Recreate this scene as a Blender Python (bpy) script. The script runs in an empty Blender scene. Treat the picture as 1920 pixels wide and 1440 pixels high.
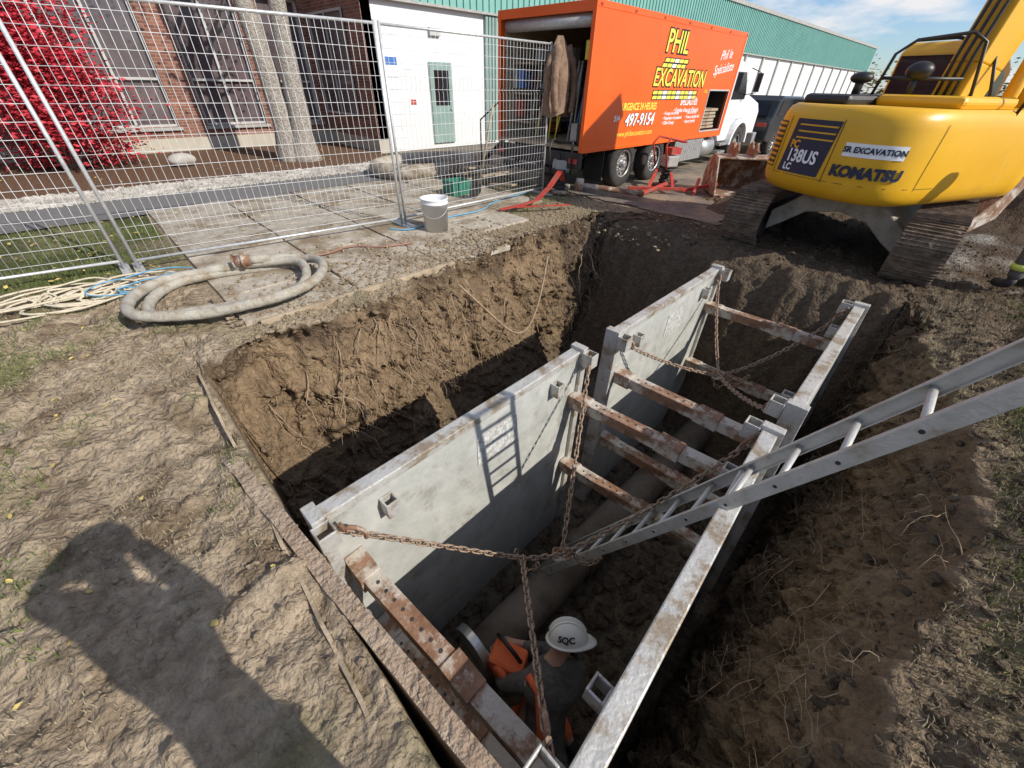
import bpy, math, random
from mathutils import Vector, Matrix, noise
random.seed(7)
V=Vector
SC=bpy.context.scene
COL=SC.collection
def N(x,y,z=0.0,o=3): return noise.fractal(V((x,y,z)),1.0,2.0,o)
def ss(a,b,x):
    t=min(1,max(0,(x-a)/(b-a))); return t*t*(3-2*t)
def lerp(a,b,t): return a+(b-a)*t
def interp(tab,x):
    if x<=tab[0][0]: return tab[0][1]
    for (a,p),(b,q) in zip(tab,tab[1:]):
        if x<=b: return p+(q-p)*ss(a,b,x)
    return tab[-1][1]
# ---------------- materials
def mat(name,c1,c2=None,scale=4,rough=.7,metal=0,bump=.15,bscale=30,dirt=None,spec=.5,c3=None,rv=.12,attr=None,dist=.02):
    m=bpy.data.materials.new(name); m.use_nodes=True
    nt=m.node_tree; nd=nt.nodes; L=nt.links; b=nd['Principled BSDF']
    tc=nd.new('ShaderNodeTexCoord')
    n1=nd.new('ShaderNodeTexNoise'); n1.inputs['Scale'].default_value=scale; n1.inputs['Detail'].default_value=9; n1.inputs['Roughness'].default_value=.65
    L.new(tc.outputs['Object'],n1.inputs['Vector'])
    r=nd.new('ShaderNodeValToRGB'); r.color_ramp.elements[0].position=.32; r.color_ramp.elements[1].position=.68
    c2=c2 or tuple(min(1,x*1.25) for x in c1)
    r.color_ramp.elements[0].color=(*c1,1); r.color_ramp.elements[1].color=(*c2,1)
    if c3:
        e=r.color_ramp.elements.new(.5); e.color=(*c3,1)
    L.new(n1.outputs['Fac'],r.inputs['Fac'])
    out=r.outputs['Color']
    if attr:
        a=nd.new('ShaderNodeAttribute'); a.attribute_name=attr
        mx=nd.new('ShaderNodeMix'); mx.data_type='RGBA'; mx.blend_type='MULTIPLY'; mx.inputs[0].default_value=1
        L.new(a.outputs['Color'],mx.inputs[6]); L.new(out,mx.inputs[7]); out=mx.outputs[2]
    if dirt:
        dc,lo,hi,dsc=dirt
        n3=nd.new('ShaderNodeTexNoise'); n3.inputs['Scale'].default_value=dsc; n3.inputs['Detail'].default_value=12; n3.inputs['Roughness'].default_value=.7
        L.new(tc.outputs['Object'],n3.inputs['Vector'])
        mr=nd.new('ShaderNodeMapRange'); mr.inputs[1].default_value=lo; mr.inputs[2].default_value=hi
        L.new(n3.outputs['Fac'],mr.inputs[0])
        mx=nd.new('ShaderNodeMix'); mx.data_type='RGBA'
        L.new(mr.outputs[0],mx.inputs[0]); L.new(out,mx.inputs[6]); mx.inputs[7].default_value=(*dc,1); out=mx.outputs[2]
    L.new(out,b.inputs['Base Color'])
    n2=nd.new('ShaderNodeTexNoise'); n2.inputs['Scale'].default_value=bscale; n2.inputs['Detail'].default_value=8
    L.new(tc.outputs['Object'],n2.inputs['Vector'])
    bp=nd.new('ShaderNodeBump'); bp.inputs['Strength'].default_value=bump; bp.inputs['Distance'].default_value=dist
    L.new(n2.outputs['Fac'],bp.inputs['Height']); L.new(bp.outputs['Normal'],b.inputs['Normal'])
    mr=nd.new('ShaderNodeMapRange'); mr.inputs[3].default_value=max(0,rough-rv); mr.inputs[4].default_value=min(1,rough+rv)
    L.new(n1.outputs['Fac'],mr.inputs[0]); L.new(mr.outputs[0],b.inputs['Roughness'])
    b.inputs['Metallic'].default_value=metal
    b.inputs['Specular IOR Level'].default_value=spec
    return m
MUD=(.17,.125,.08)
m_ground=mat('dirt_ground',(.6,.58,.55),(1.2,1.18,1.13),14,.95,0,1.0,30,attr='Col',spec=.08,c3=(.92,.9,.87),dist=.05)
m_alu=mat('muddy_aluminium',(.37,.375,.34),(.52,.52,.48),4,.6,.1,.2,22,dirt=((.22,.18,.13),.54,.74,3.5))
m_alutop=mat('scuffed_steel',(.44,.43,.4),(.62,.6,.56),14,.5,.3,.35,40,dirt=((.3,.24,.17),.48,.6,7))
m_rust=mat('rusty_steel',(.15,.075,.04),(.32,.18,.11),8,.85,.05,.5,30,dirt=((.5,.45,.38),.48,.58,5))
m_rustpl=mat('mud_crusted_plate',(.27,.185,.12),(.42,.32,.23),8,.95,0,1,35,dirt=((.45,.37,.28),.48,.75,3),dist=.04)
m_dark=mat('dark_steel',(.03,.03,.032),(.07,.065,.06),8,.6,.3,.2,30,dirt=(MUD,.58,.75,5))
m_chain=mat('rusty_chain',(.2,.13,.085),(.45,.33,.24),40,.7,.3,.2,60)
m_ladder=mat('worn_aluminium',(.47,.46,.43),(.62,.61,.58),14,.5,.4,.2,60,dirt=((.34,.29,.22),.52,.68,7))
m_galv=mat('galvanised_steel',(.5,.5,.5),(.68,.68,.67),20,.45,.4,.1,60)
m_wire=mat('galvanised_wire',(.6,.6,.6),(.8,.8,.78),20,.5,.1,.05,60)
m_conc=mat('concrete_slab',(.35,.305,.24),(.52,.465,.38),9,.95,0,.5,60,dirt=((.24,.185,.125),.47,.6,1.8),spec=.1)
m_concg=mat('grey_concrete',(.32,.31,.29),(.45,.44,.41),5,.9,0,.3,50,spec=.2)
m_asph=mat('asphalt_path',(.15,.145,.14),(.22,.21,.2),25,.9,0,.5,120,spec=.2)
m_yard=mat('muddy_asphalt',(.1,.09,.08),(.19,.165,.14),3,.85,0,.6,50,dirt=((.27,.215,.15),.43,.58,1.1),spec=.25)
m_gravel=mat('gravel',(.22,.2,.17),(.48,.44,.38),40,.9,0,1,60,spec=.2)
m_stone=mat('pebble',(.26,.235,.2),(.58,.54,.48),2,.85,0,.2,20)
m_mulch=mat('mulch',(.09,.045,.028),(.22,.135,.085),25,.95,0,1,60,spec=.1,dirt=((.3,.22,.11),.58,.66,14))
m_white=mat('white_painted_wall',(.66,.67,.66),(.74,.74,.73),1.2,.8,0,.15,40,dirt=((.5,.48,.44),.62,.8,2))
m_teal=mat('teal_metal_siding',(.17,.38,.33),(.22,.45,.39),1.5,.5,.1,.05,20)
m_tealr=mat('faded_teal_trim',(.2,.3,.27),(.28,.38,.34),2,.6,.1,.05,20)
m_roof=mat('roof_membrane',(.2,.19,.18),None,3,.9)
m_glass=mat('dark_tinted_glass',(.07,.05,.055),(.17,.135,.135),.7,.14,0,.02,2,spec=.6,rv=.05)
m_frame=mat('window_frame_paint',(.42,.42,.4),None,6,.5)
m_glassblk=mat('vehicle_glass',(.01,.012,.014),(.02,.022,.025),2,.06,0,.0,2,rv=.02)
m_orange=mat('orange_vehicle_paint',(.80,.11,.008),(.86,.13,.012),1.5,.35,0,.02,10,dirt=((.5,.17,.06),.64,.9,3))
m_yellow=mat('yellow_machine_paint',(.72,.38,.012),(.8,.44,.02),1.5,.38,0,.03,10,dirt=((.45,.3,.1),.6,.85,3.5))
m_black=mat('black_paint',(.012,.012,.013),(.03,.03,.03),6,.45,0,.05,20)
m_navy=mat('navy_decal',(.012,.018,.05),None,6,.4,0,0,20)
m_rubber=mat('tyre_rubber',(.02,.019,.018),(.06,.05,.042),9,.9,0,.4,50)
m_rim=mat('wheel_alloy',(.5,.5,.5),(.7,.7,.68),8,.35,.7,.05,30,dirt=((.25,.2,.15),.5,.7,8))
m_wpaint=mat('white_vehicle_paint',(.72,.73,.73),(.8,.8,.8),2,.3,0,.02,10)
m_track=mat('muddy_track_steel',(.08,.06,.045),(.22,.16,.11),9,.9,.1,.8,25,dirt=((.27,.2,.145),.48,.62,6))
m_body=mat('grey_frame_paint',(.28,.25,.2),(.42,.39,.33),5,.7,0,.3,20,dirt=(MUD,.5,.7,4))
m_tyel=mat('yellow_letter',(.75,.66,.08),None,5,.5,0,0)
m_tblk=mat('black_letter',(.01,.01,.01),None,5,.5,0,0)
m_twht=mat('white_letter',(.8,.8,.8),None,5,.5,0,0)
m_torg=mat('amber_letter',(.8,.35,.03),None,5,.5,0,0)
m_hose=mat('muddy_suction_hose',(.3,.275,.225),(.46,.43,.36),9,.85,0,.4,60,dirt=((.27,.21,.145),.5,.62,7))
m_rope=mat('pale_rope',(.5,.43,.3),(.68,.6,.46),20,.9,0,.4,90)
m_brope=mat('blue_cord',(.1,.32,.5),None,20,.8)
m_brownh=mat('dirty_rubber_hose',(.28,.12,.08),(.4,.22,.15),12,.8)
m_pail=mat('white_plastic',(.76,.76,.75),(.82,.82,.81),5,.4,0,.03,20,dirt=((.5,.46,.4),.66,.85,9))
m_red=mat('red_paint',(.40,.03,.025),(.56,.06,.04),9,.6,0,.1,30,dirt=(MUD,.5,.65,8))
m_wood=mat('weathered_wood',(.33,.25,.16),(.5,.4,.28),12,.9,0,.4,60,dirt=((.22,.165,.11),.5,.65,6))
m_coat=mat('dark_grey_work_coat',(.07,.066,.06),(.15,.14,.13),12,.95,0,.6,25)
m_orcl=mat('orange_safety_cloth',(.75,.12,.04),(.85,.2,.07),9,.85,0,.4,25)
m_skin=mat('skin',(.42,.24,.17),(.5,.3,.21),9,.55,0,.05,60)
m_boot=mat('black_boot',(.015,.015,.015),(.05,.045,.04),9,.7,0,.2,40)
m_refl=mat('reflective_band',(.55,.65,.1),(.7,.8,.15),20,.5,0,.1,40)
m_hat=mat('white_hard_hat',(.70,.69,.62),(.78,.77,.72),6,.35,0,.03,30,dirt=((.4,.36,.3),.62,.8,9))
m_jacket=mat('brown_canvas',(.16,.10,.065),(.3,.195,.13),9,.95,0,.6,22)
m_bark=mat('tree_bark',(.22,.19,.155),(.5,.45,.385),16,.95,0,1,30,dist=.06)
m_redleaf=mat('crimson_leaf',(.34,.014,.028),(.65,.045,.065),9,.7,0,.1,20)
m_leafg=mat('autumn_leaf',(.06,.08,.015),(.3,.22,.03),5,.7,0,.1,20)
m_leafy=mat('fallen_leaf',(.42,.3,.08),(.62,.5,.16),5,.8,0,.1,20)
m_grass=mat('grass',(.07,.10,.028),(.22,.235,.085),3,.9,0,.1,20,spec=.2)
m_straw=mat('dry_grass',(.25,.21,.13),(.46,.4,.27),6,.9,0,.1,20,spec=.2)
m_clod=mat('dirt_clod',(.22,.17,.115),(.40,.315,.22),7,.98,0,.9,70,spec=.05)
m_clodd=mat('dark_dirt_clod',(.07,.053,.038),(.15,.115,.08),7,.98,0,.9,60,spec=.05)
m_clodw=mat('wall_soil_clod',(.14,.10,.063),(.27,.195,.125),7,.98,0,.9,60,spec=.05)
m_root=mat('root',(.2,.13,.08),(.42,.31,.2),20,.9,0,.2,50)
m_car=mat('charcoal_car_paint',(.025,.028,.032),(.035,.038,.042),2,.2,.2,0,10,rv=.05)
m_green=mat('green_plastic',(.02,.15,.1),(.03,.2,.13),6,.5)
m_blue=mat('blue_print',(.05,.15,.4),None,6,.5)
m_pipe=mat('concrete_pipe',(.15,.125,.10),(.24,.205,.165),6,.8,0,.5,30,dirt=((.12,.092,.065),.44,.58,3))
m_beige=mat('beige_foundation',(.42,.38,.3),(.5,.46,.38),3,.9,0,.2,40)
m_stick=mat('worn_sticker',(.5,.5,.48),(.66,.66,.64),18,.5,0,0,30,dirt=((.38,.37,.34),.48,.52,22))
def brickmat():
    m=bpy.data.materials.new('red_brick'); m.use_nodes=True
    nt=m.node_tree; nd=nt.nodes; L=nt.links; b=nd['Principled BSDF']
    g=nd.new('ShaderNodeNewGeometry'); s=nd.new('ShaderNodeSeparateXYZ'); L.new(g.outputs['Position'],s.inputs[0])
    a=nd.new('ShaderNodeMath'); L.new(s.outputs[0],a.inputs[0]); L.new(s.outputs[1],a.inputs[1])
    c=nd.new('ShaderNodeCombineXYZ'); L.new(a.outputs[0],c.inputs[0]); L.new(s.outputs[2],c.inputs[1])
    br=nd.new('ShaderNodeTexBrick'); br.inputs['Scale'].default_value=1; br.inputs['Brick Width'].default_value=.23; br.inputs['Row Height'].default_value=.075; br.inputs['Mortar Size'].default_value=.007
    br.inputs['Color1'].default_value=(.17,.06,.04,1); br.inputs['Color2'].default_value=(.3,.13,.085,1); br.inputs['Mortar'].default_value=(.3,.25,.2,1)
    L.new(c.outputs[0],br.inputs['Vector'])
    n=nd.new('ShaderNodeTexNoise'); n.inputs['Scale'].default_value=1.4; n.inputs['Detail'].default_value=8; L.new(g.outputs['Position'],n.inputs['Vector'])
    mx=nd.new('ShaderNodeMix'); mx.data_type='RGBA'; mx.blend_type='OVERLAY'; mx.inputs[0].default_value=.5
    L.new(br.outputs['Color'],mx.inputs[6]); L.new(n.outputs['Fac'],mx.inputs[7]); L.new(mx.outputs[2],b.inputs['Base Color'])
    bp=nd.new('ShaderNodeBump'); bp.inputs['Strength'].default_value=.5; bp.inputs['Distance'].default_value=.01; bp.invert=True
    L.new(br.outputs['Fac'],bp.inputs['Height']); L.new(bp.outputs[0],b.inputs['Normal']); b.inputs['Roughness'].default_value=.9
    return m
m_brick=brickmat()
# ---------------- mesh builder
class MB:
    def __init__(s): s.v=[];s.f=[];s.m=[];s.s=[]
    def add(s,vs,fs,mi=0,sm=False):
        o=len(s.v); s.v+= [tuple(p) for p in vs]; s.f+=[tuple(i+o for i in f) for f in fs]; s.m+=[mi]*len(fs); s.s+=[sm]*len(fs); return s
    def box(s,c,sz,R=None,mi=0):
        c=V(c); vs=[]
        for i in range(8):
            p=V(((i&1)-.5,((i>>1)&1)-.5,((i>>2)&1)-.5)); p=V((p.x*sz[0],p.y*sz[1],p.z*sz[2]))
            if R is not None: p=R@p
            vs.append(c+p)
        return s.add(vs,[(0,2,3,1),(4,5,7,6),(0,1,5,4),(2,6,7,3),(0,4,6,2),(1,3,7,5)],mi)
    def b2(s,a,b,mi=0):
        return s.box([(a[i]+b[i])/2 for i in range(3)],[abs(b[i]-a[i]) for i in range(3)],None,mi)
    def beam(s,p0,p1,w,h,up=(0,0,1),mi=0):
        p0=V(p0);p1=V(p1); d=(p1-p0); l=d.length; d.normalize(); u=V(up); x=d.cross(u)
        if x.length<1e-4: x=d.cross(V((1,0,0)))
        x.normalize(); u=x.cross(d)
        R=Matrix((x,d,u)).transposed()
        return s.box((p0+p1)/2,(w,l,h),R,mi)
    def tube(s,pts,r,n=8,mi=0,closed=False,cap=True):
        pts=[V(p) for p in pts]; k=len(pts); rs=r if isinstance(r,(list,tuple)) else [r]*k
        vs=[];ref=None
        for i,p in enumerate(pts):
            if closed: t=(pts[(i+1)%k]-pts[i-1])
            else: t=pts[min(i+1,k-1)]-pts[max(i-1,0)]
            if t.length<1e-9: t=V((0,0,1))
            t.normalize()
            if ref is None:
                ref=t.cross(V((0,0,1)))
                if ref.length<.05: ref=t.cross(V((1,0,0)))
            ref=ref-t*ref.dot(t)
            if ref.length<1e-6: ref=t.orthogonal()
            ref.normalize(); b=t.cross(ref)
            for j in range(n):
                a=2*math.pi*j/n; vs.append(p+(ref*math.cos(a)+b*math.sin(a))*rs[i])
        fs=[]
        for i in range(k if closed else k-1):
            i2=(i+1)%k
            for j in range(n): fs.append((i*n+j,i*n+(j+1)%n,i2*n+(j+1)%n,i2*n+j))
        s.add(vs,fs,mi,True)
        if cap and not closed:
            o=len(s.v)-len(vs)
            s.f.append(tuple(o+j for j in range(n))[::-1]); s.f.append(tuple(o+(k-1)*n+j for j in range(n))); s.m+=[mi]*2; s.s+=[False]*2
        return s
    def cyl(s,p0,p1,r0,r1=None,n=20,mi=0): return s.tube([p0,p1],[r0,r0 if r1 is None else r1],n,mi)
    def prism(s,poly,vec,mi=0,sm=False):
        n=len(poly); vec=V(vec); vs=[V(p) for p in poly]+[V(p)+vec for p in poly]
        s.add(vs,[tuple(range(n))[::-1],tuple(range(n,2*n))],mi)
        o=len(s.v)-2*n
        for i in range(n):
            j=(i+1)%n; s.f.append((o+i,o+j,o+n+j,o+n+i)); s.m.append(mi); s.s.append(sm)
        return s
    def ell(s,c,r,n=16,m=10,R=None,mi=0,lo=-90,hi=90,jit=0):
        vs=[];c=V(c)
        for i in range(m+1):
            a=math.radians(lo+(hi-lo)*i/m)
            for j in range(n):
                b=2*math.pi*j/n; q=1+random.uniform(-jit,jit)
                p=V((math.cos(a)*math.cos(b)*r[0]*q,math.cos(a)*math.sin(b)*r[1]*q,math.sin(a)*r[2]*q))
                if R is not None: p=R@p
                vs.append(c+p)
        fs=[(i*n+j,i*n+(j+1)%n,(i+1)*n+(j+1)%n,(i+1)*n+j) for i in range(m) for j in range(n)]
        return s.add(vs,fs,mi,jit==0)
    def obj(s,name,mats,parent=None,bevel=0,label=None,cat=None,group=None,kind=None,world=False):
        if not isinstance(mats,(list,tuple)): mats=[mats]
        xs=[p[0] for p in s.v];ys=[p[1] for p in s.v];zs=[p[2] for p in s.v]
        o=V((0,0,0)) if world else V(((min(xs)+max(xs))/2,(min(ys)+max(ys))/2,min(zs)))
        me=bpy.data.meshes.new(name); me.from_pydata([(p[0]-o.x,p[1]-o.y,p[2]-o.z) for p in s.v],[],s.f)
        for q in mats: me.materials.append(q)
        me.polygons.foreach_set('material_index',s.m); me.polygons.foreach_set('use_smooth',s.s); me.update()
        ob=bpy.data.objects.new(name,me); COL.objects.link(ob); ob.location=o
        par(ob,parent)
        if bevel:
            b=ob.modifiers.new('bevel','BEVEL'); b.width=bevel; b.segments=2; b.limit_method='ANGLE'; b.angle_limit=math.radians(40)
        tag(ob,label,cat,group,kind)
        return ob
def par(ob,parent):
    if parent is not None:
        ob.parent=parent; 
        w=Matrix.Identity(4); q=parent; chain=[]
        while q: chain.append(q); q=q.parent
        for q in reversed(chain): w=w@q.matrix_parent_inverse@q.matrix_basis
        ob.matrix_parent_inverse=w.inverted()
def tag(ob,label=None,cat=None,group=None,kind=None):
    if label: ob['label']=label
    if cat: ob['category']=cat
    if group: ob['group']=group
    if kind: ob['kind']=kind
def thing(name,loc,label,cat,group=None):
    e=bpy.data.objects.new(name,None); COL.objects.link(e); e.location=loc; e.empty_display_size=.2
    tag(e,label,cat,group); return e
def text(body,size,mp,mat_,parent,name='lettering',off=0,shear=0,align='CENTER',sx=1,thick=.002,space=1):
    cu=bpy.data.curves.new('t','FONT'); cu.body=body; cu.size=size; cu.align_x=align; cu.align_y='CENTER'; cu.offset=off; cu.shear=shear; cu.extrude=thick; cu.resolution_u=3; cu.space_character=space
    t=bpy.data.objects.new('t',cu); COL.objects.link(t); dg=bpy.context.evaluated_depsgraph_get(); dg.update()
    me=bpy.data.meshes.new_from_object(t.evaluated_get(dg)); bpy.data.objects.remove(t)
    mb=MB(); mb.add([mp(v.co.x*sx,v.co.y,v.co.z) for v in me.vertices],[tuple(p.vertices) for p in me.polygons])
    return mb.obj(name,mat_,parent)
def plane_map(o,xd,yd,nd):
    o=V(o);xd=V(xd).normalized();yd=V(yd).normalized();nd=V(nd).normalized()
    return lambda x,y,z:o+xd*x+yd*y+nd*z
# ---------------- camera
p=math.radians(37.4); Hh=V((-math.sqrt(.5),math.sqrt(.5),0)); Rr=V((math.sqrt(.5),math.sqrt(.5),0)); Z=V((0,0,1))
dd=Hh*math.cos(p)-Z*math.sin(p); uu=Hh*math.sin(p)+Z*math.cos(p)
th=.026; rc=Rr*math.cos(th)+uu*math.sin(th); uc=uu*math.cos(th)-Rr*math.sin(th)
cam=bpy.data.cameras.new('camera'); co=bpy.data.objects.new('camera',cam); COL.objects.link(co)
cam.sensor_width=36; cam.lens=740/1920*36; cam.clip_end=3000; cam.clip_start=.02
M=Matrix((rc,uc,-dd)).transposed().to_4x4(); M.translation=V((.02,0,1.85)); co.matrix_world=M; SC.camera=co
# ---------------- light
S=V((1,.27,.72)).normalized()
el=math.asin(S.z); az=math.atan2(S.x,S.y)
sl=bpy.data.lights.new('sun','SUN'); sl.energy=4.9; sl.angle=math.radians(.5); sl.color=(1,.945,.86)
so=bpy.data.objects.new('sun',sl); COL.objects.link(so); so.rotation_euler=S.to_track_quat('Z','Y').to_euler(); so.location=(20,0,20)
w=bpy.data.worlds.new('World'); SC.world=w; w.use_nodes=True; nt=w.node_tree; bg=nt.nodes['Background']
sk=nt.nodes.new('ShaderNodeTexSky'); sk.sky_type='NISHITA'; sk.sun_disc=False; sk.sun_elevation=el; sk.sun_rotation=az; sk.dust_density=.4; sk.ozone_density=2.0
tc=nt.nodes.new('ShaderNodeTexCoord'); mp_=nt.nodes.new('ShaderNodeMapping'); mp_.inputs['Scale'].default_value=(2.6,2.6,9); nn=nt.nodes.new('ShaderNodeTexNoise'); nn.inputs['Scale'].default_value=2.2; nn.inputs['Detail'].default_value=9; nn.inputs['Roughness'].default_value=.55
nt.links.new(tc.outputs['Generated'],mp_.inputs[0]); nt.links.new(mp_.outputs[0],nn.inputs['Vector'])
rp=nt.nodes.new('ShaderNodeValToRGB'); rp.color_ramp.elements[0].position=.46; rp.color_ramp.elements[1].position=.62
nt.links.new(nn.outputs['Fac'],rp.inputs[0])
tint=nt.nodes.new('ShaderNodeMix'); tint.data_type='RGBA'; tint.blend_type='MULTIPLY'; tint.inputs[0].default_value=1; tint.inputs[7].default_value=(.7,.82,1.0,1); nt.links.new(sk.outputs[0],tint.inputs[6])
mx=nt.nodes.new('ShaderNodeMix'); mx.data_type='RGBA'; nt.links.new(rp.outputs[0],mx.inputs[0]); nt.links.new(tint.outputs[2],mx.inputs[6]); mx.inputs[7].default_value=(6.0,6.0,6.15,1)
nt.links.new(mx.outputs[2],bg.inputs[0]); bg.inputs[1].default_value=.145
SC.view_settings.view_transform='Standard'; SC.view_settings.look='None'; SC.view_settings.exposure=0
# ---------------- terrain
XL=[(-1,-3.45),(0,-3.40),(.5,-3.62),(1.6,-3.62),(2.4,-3.9),(3.1,-3.9),(4.8,-4.25),(6.0,-4.15),(7.2,-3.7)]
XR=[(-1,.6),(0,.6),(1.3,.75),(3.1,.98),(4.2,.75),(5.2,.42),(6.2,.3)]
def mask(x,y):
    a=ss(-4.15,-3.95,x)
    nearl=(1-ss(.25,.5,y))*ss(-6.5,-6.2,x)
    m=max(a,nearl)
    if x<-6.2: m=.12
    far=ss(6.9,7.6,y)*(1-ss(-2.6,-2.2,x)); m=m*(1-far)
    m*=1-ss(14,15,y)
    return m
def hfun(x,y):
    m=mask(x,y)
    z=-.012
    if m>0.01:
        z+=m*(.045*N(x*.8,y*.8,3)+.05*N(x*2.9,y*2.9,1)+.045*abs(N(x*5.5,y*5.5,5)))
        if -4.2<y<8: z+=m*(.026*N(x*13,y*13,2,2)+.016*abs(N(x*29,y*29,8,2)))
    if y>8: z+=1.0*math.exp(-((x-2.4)/1.9)**2-((y-12.3)/1.5)**2)*(1+.35*N(x*1.5,y*1.5))
    if y>8: z+=.35*math.exp(-((x+2.3)/.8)**2-((y-9.6)/1.0)**2)*(1+.5*N(x*2.5,y*2.5))
    z+=.18*ss(.9,1.6,x)*(1-ss(6,9,y))*(1+.6*N(x*2,y*2,9))
    z+=.07*math.exp(-((x+3.95)/.3)**2)*ss(3.1,4.0,y)*(1-ss(6.5,7,y))*(1+.8*N(x*4,y*4,2))
    return z
def geom(a,b,first,ratio=1.35):
    out=[];x=a;st=first
    while (x<b if b>a else x>b):
        st*=ratio; x+=st if b>a else -st; out.append(x)
    return out
ys=[]; y=-2.7
while y<7.4: ys.append(y); y+=.018 if y<-.02 else .012 if y<.2 else .024
y0=ys[-1]
while y0<14.5: y0+=.12; ys.append(y0)
ys+=geom(y0,900,.15); ys=sorted(geom(-2.7,-80,.1,1.4))+ys
lo=sorted(geom(-7.2,-900,.1,1.3)); ND=140; NW=95; NF=110; NR=75; NG=90
ro=geom(3.6,900,.1,1.35)
verts=[];cols=[];wallL=[];wallR=[]
def c3(a,b,t):
    t=min(1,max(0,t)); return tuple(a[i]+(b[i]-a[i])*t for i in range(3))
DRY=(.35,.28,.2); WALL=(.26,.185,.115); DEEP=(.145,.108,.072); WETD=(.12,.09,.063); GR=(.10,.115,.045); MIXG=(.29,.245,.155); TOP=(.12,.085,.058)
for y in ys:
    g=ss(.03,.13,y)*(1 if y<9 else 0)
    rag=(.15*N(.3,y*1.3,1)+.11*N(.7,y*4,4)+.05*N(.1,y*14,2))*(1 if g>0 else 0)
    xlb=interp(XL,y); xl=xlb+rag; xr=interp(XR,y)+.8*rag
    row=[]
    for x in lo: row.append((x,0,0))
    for i in range(ND): row.append((lerp(-7.2,xl,i/ND),0,0))
    for i in range(NW): row.append((0,1,i/NW))
    for i in range(NF): row.append((0,2,i/NF))
    for i in range(NR): row.append((0,3,i/NR))
    for i in range(NG+1): row.append((lerp(xr,3.6,i/NG),0,0))
    for x in ro: row.append((x,0,0))
    fl=xlb+.52; fr=.22
    for ci,(x,k,t) in enumerate(row):
        yy=y
        if k==0:
            z=hfun(x,y) ; c=DRY
        else:
            if k==1:
                x=lerp(xl,xlb,t**.6)+(.42*t**.8+.10*t if g>0 else .52*t); zz=-2.4*t
                wgt=(math.sin(min(1,t*1.02)*math.pi)**.35 if t<1 else 0)*g
                if wgt:
                    n2=N(y*2.6,zz*2.6,2)
                    x+=wgt*(.22*N(y*.9,zz*1.1,7)+.17*n2+.10*abs(N(y*6,zz*6,5))-.04+.05*N(y*15,zz*15,5,2)+.02*N(y*40,zz*40,5,1))
                    x-=.09*math.exp(-((t-.10)/.06)**2)*wgt
                    yy=y+wgt*(.07*N(y*4,zz*4,12)+.03*N(y*12,zz*12,3))
                e=hfun(xl,y)*(1-t)
            elif k==2:
                x=lerp(fl,fr,t); zz=-2.4+.06*N(x*3,y*3,1)+.05*N(x*9,y*9,1); e=0
            else:
                u=1-t; x=fr+(xr-fr)*(t**1.25); zz=-2.4*(1-t**.85)
                wgt=(math.sin(t*math.pi)**.4 if 0<t<1 else 0)*g
                if wgt:
                    x+=wgt*(.12*N(y*1.3,zz*1.3,27)+.12*N(y*3.5,zz*3.0,22)+.13*abs(N(y*7,zz*7,25))+.05*N(y*16,zz*16,5,2)-.06); yy=y+wgt*(.06*N(y*6,zz*6,31)+.03*N(y*14,zz*14,3))
                    x=max(x,fr-.02)
                e=hfun(xr,y)*t
            yf=6.35-.25*ss(-4,-1.5,x)+.15*N(x*2,4)
            gf=1-ss(yf-1.15,yf,y)**.8
            if g<=0: z=hfun(x,y)
            else: z=zz*g*gf+e*g+hfun(x,y)*(1-g*gf)*(0 if (k!=2 and g>=1) else 1)
            if gf<1 and g>.9 and gf>0:
                q=min(1,4*gf*(1-gf)+.3); z+=q*(.16*N(x*2.5,y*2.5,9)+.14*abs(N(x*6,y*6,4))+.04*N(x*18,y*18,4))
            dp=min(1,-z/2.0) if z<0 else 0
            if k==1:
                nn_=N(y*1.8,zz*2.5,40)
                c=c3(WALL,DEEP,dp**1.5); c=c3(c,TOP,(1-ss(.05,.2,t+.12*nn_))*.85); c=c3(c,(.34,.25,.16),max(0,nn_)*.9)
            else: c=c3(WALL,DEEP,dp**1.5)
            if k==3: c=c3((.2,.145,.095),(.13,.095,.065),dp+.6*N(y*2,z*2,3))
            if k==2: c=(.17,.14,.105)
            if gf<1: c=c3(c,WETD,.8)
            if g>.9 and gf>.5:
                if k==1: wallL.append((x,yy,z))
                if k==3: wallR.append((x,yy,z))
        if k==0 or g<=.05:
            n=N(x*.9,y*.9,8)
            if x<-6.2 and y<.45 and x>-9: c=c3(GR,DRY,.15+n)
            elif x<-9: c=GR
            elif x<xl: c=c3(DRY,MIXG,.5+n*1.5)
            if y<.3 and x>-6.2: c=c3(DRY,(.42,.34,.25),.4+N(x*2.2,y*2.2,3)*1.3); c=c3(c,(.2,.15,.1),N(x*3.1,y*3.1,13)*1.8); c=c3(c,(.2,.19,.10),(N(x*1.2,y*1.2,63)-.1)*1.5)
            if x>xr-.01 and y<6.5 and x<6: c=c3((.21,.16,.11),(.16,.15,.075),ss(.95,1.4,x)+n)
            if y>5.2 and x>-2.8 and y<14.5: c=c3(c,WETD,ss(5.2,6.3,y))
            if y>14.5: c=(.16,.15,.13)
            if x>.2 and 7.2<y<15:
                c=c3((.1,.073,.05),(.3,.28,.25),.3+1.5*N(x*1.5,y*1.5,77)) if y<10 else (.1,.073,.05)
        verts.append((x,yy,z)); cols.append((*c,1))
nc=len(row); nr=len(ys)
faces=[(i*nc+j,i*nc+j+1,(i+1)*nc+j+1,(i+1)*nc+j) for i in range(nr-1) for j in range(nc-1)]
me=bpy.data.meshes.new('ground'); me.from_pydata(verts,[],faces); me.materials.append(m_ground)
me.polygons.foreach_set('use_smooth',[True]*len(faces))
ca=me.color_attributes.new('Col','FLOAT_COLOR','POINT'); ca.data.foreach_set('color',[q for c in cols for q in c])
me.update(); go=bpy.data.objects.new('ground',me); COL.objects.link(go); go['kind']='structure'
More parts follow.
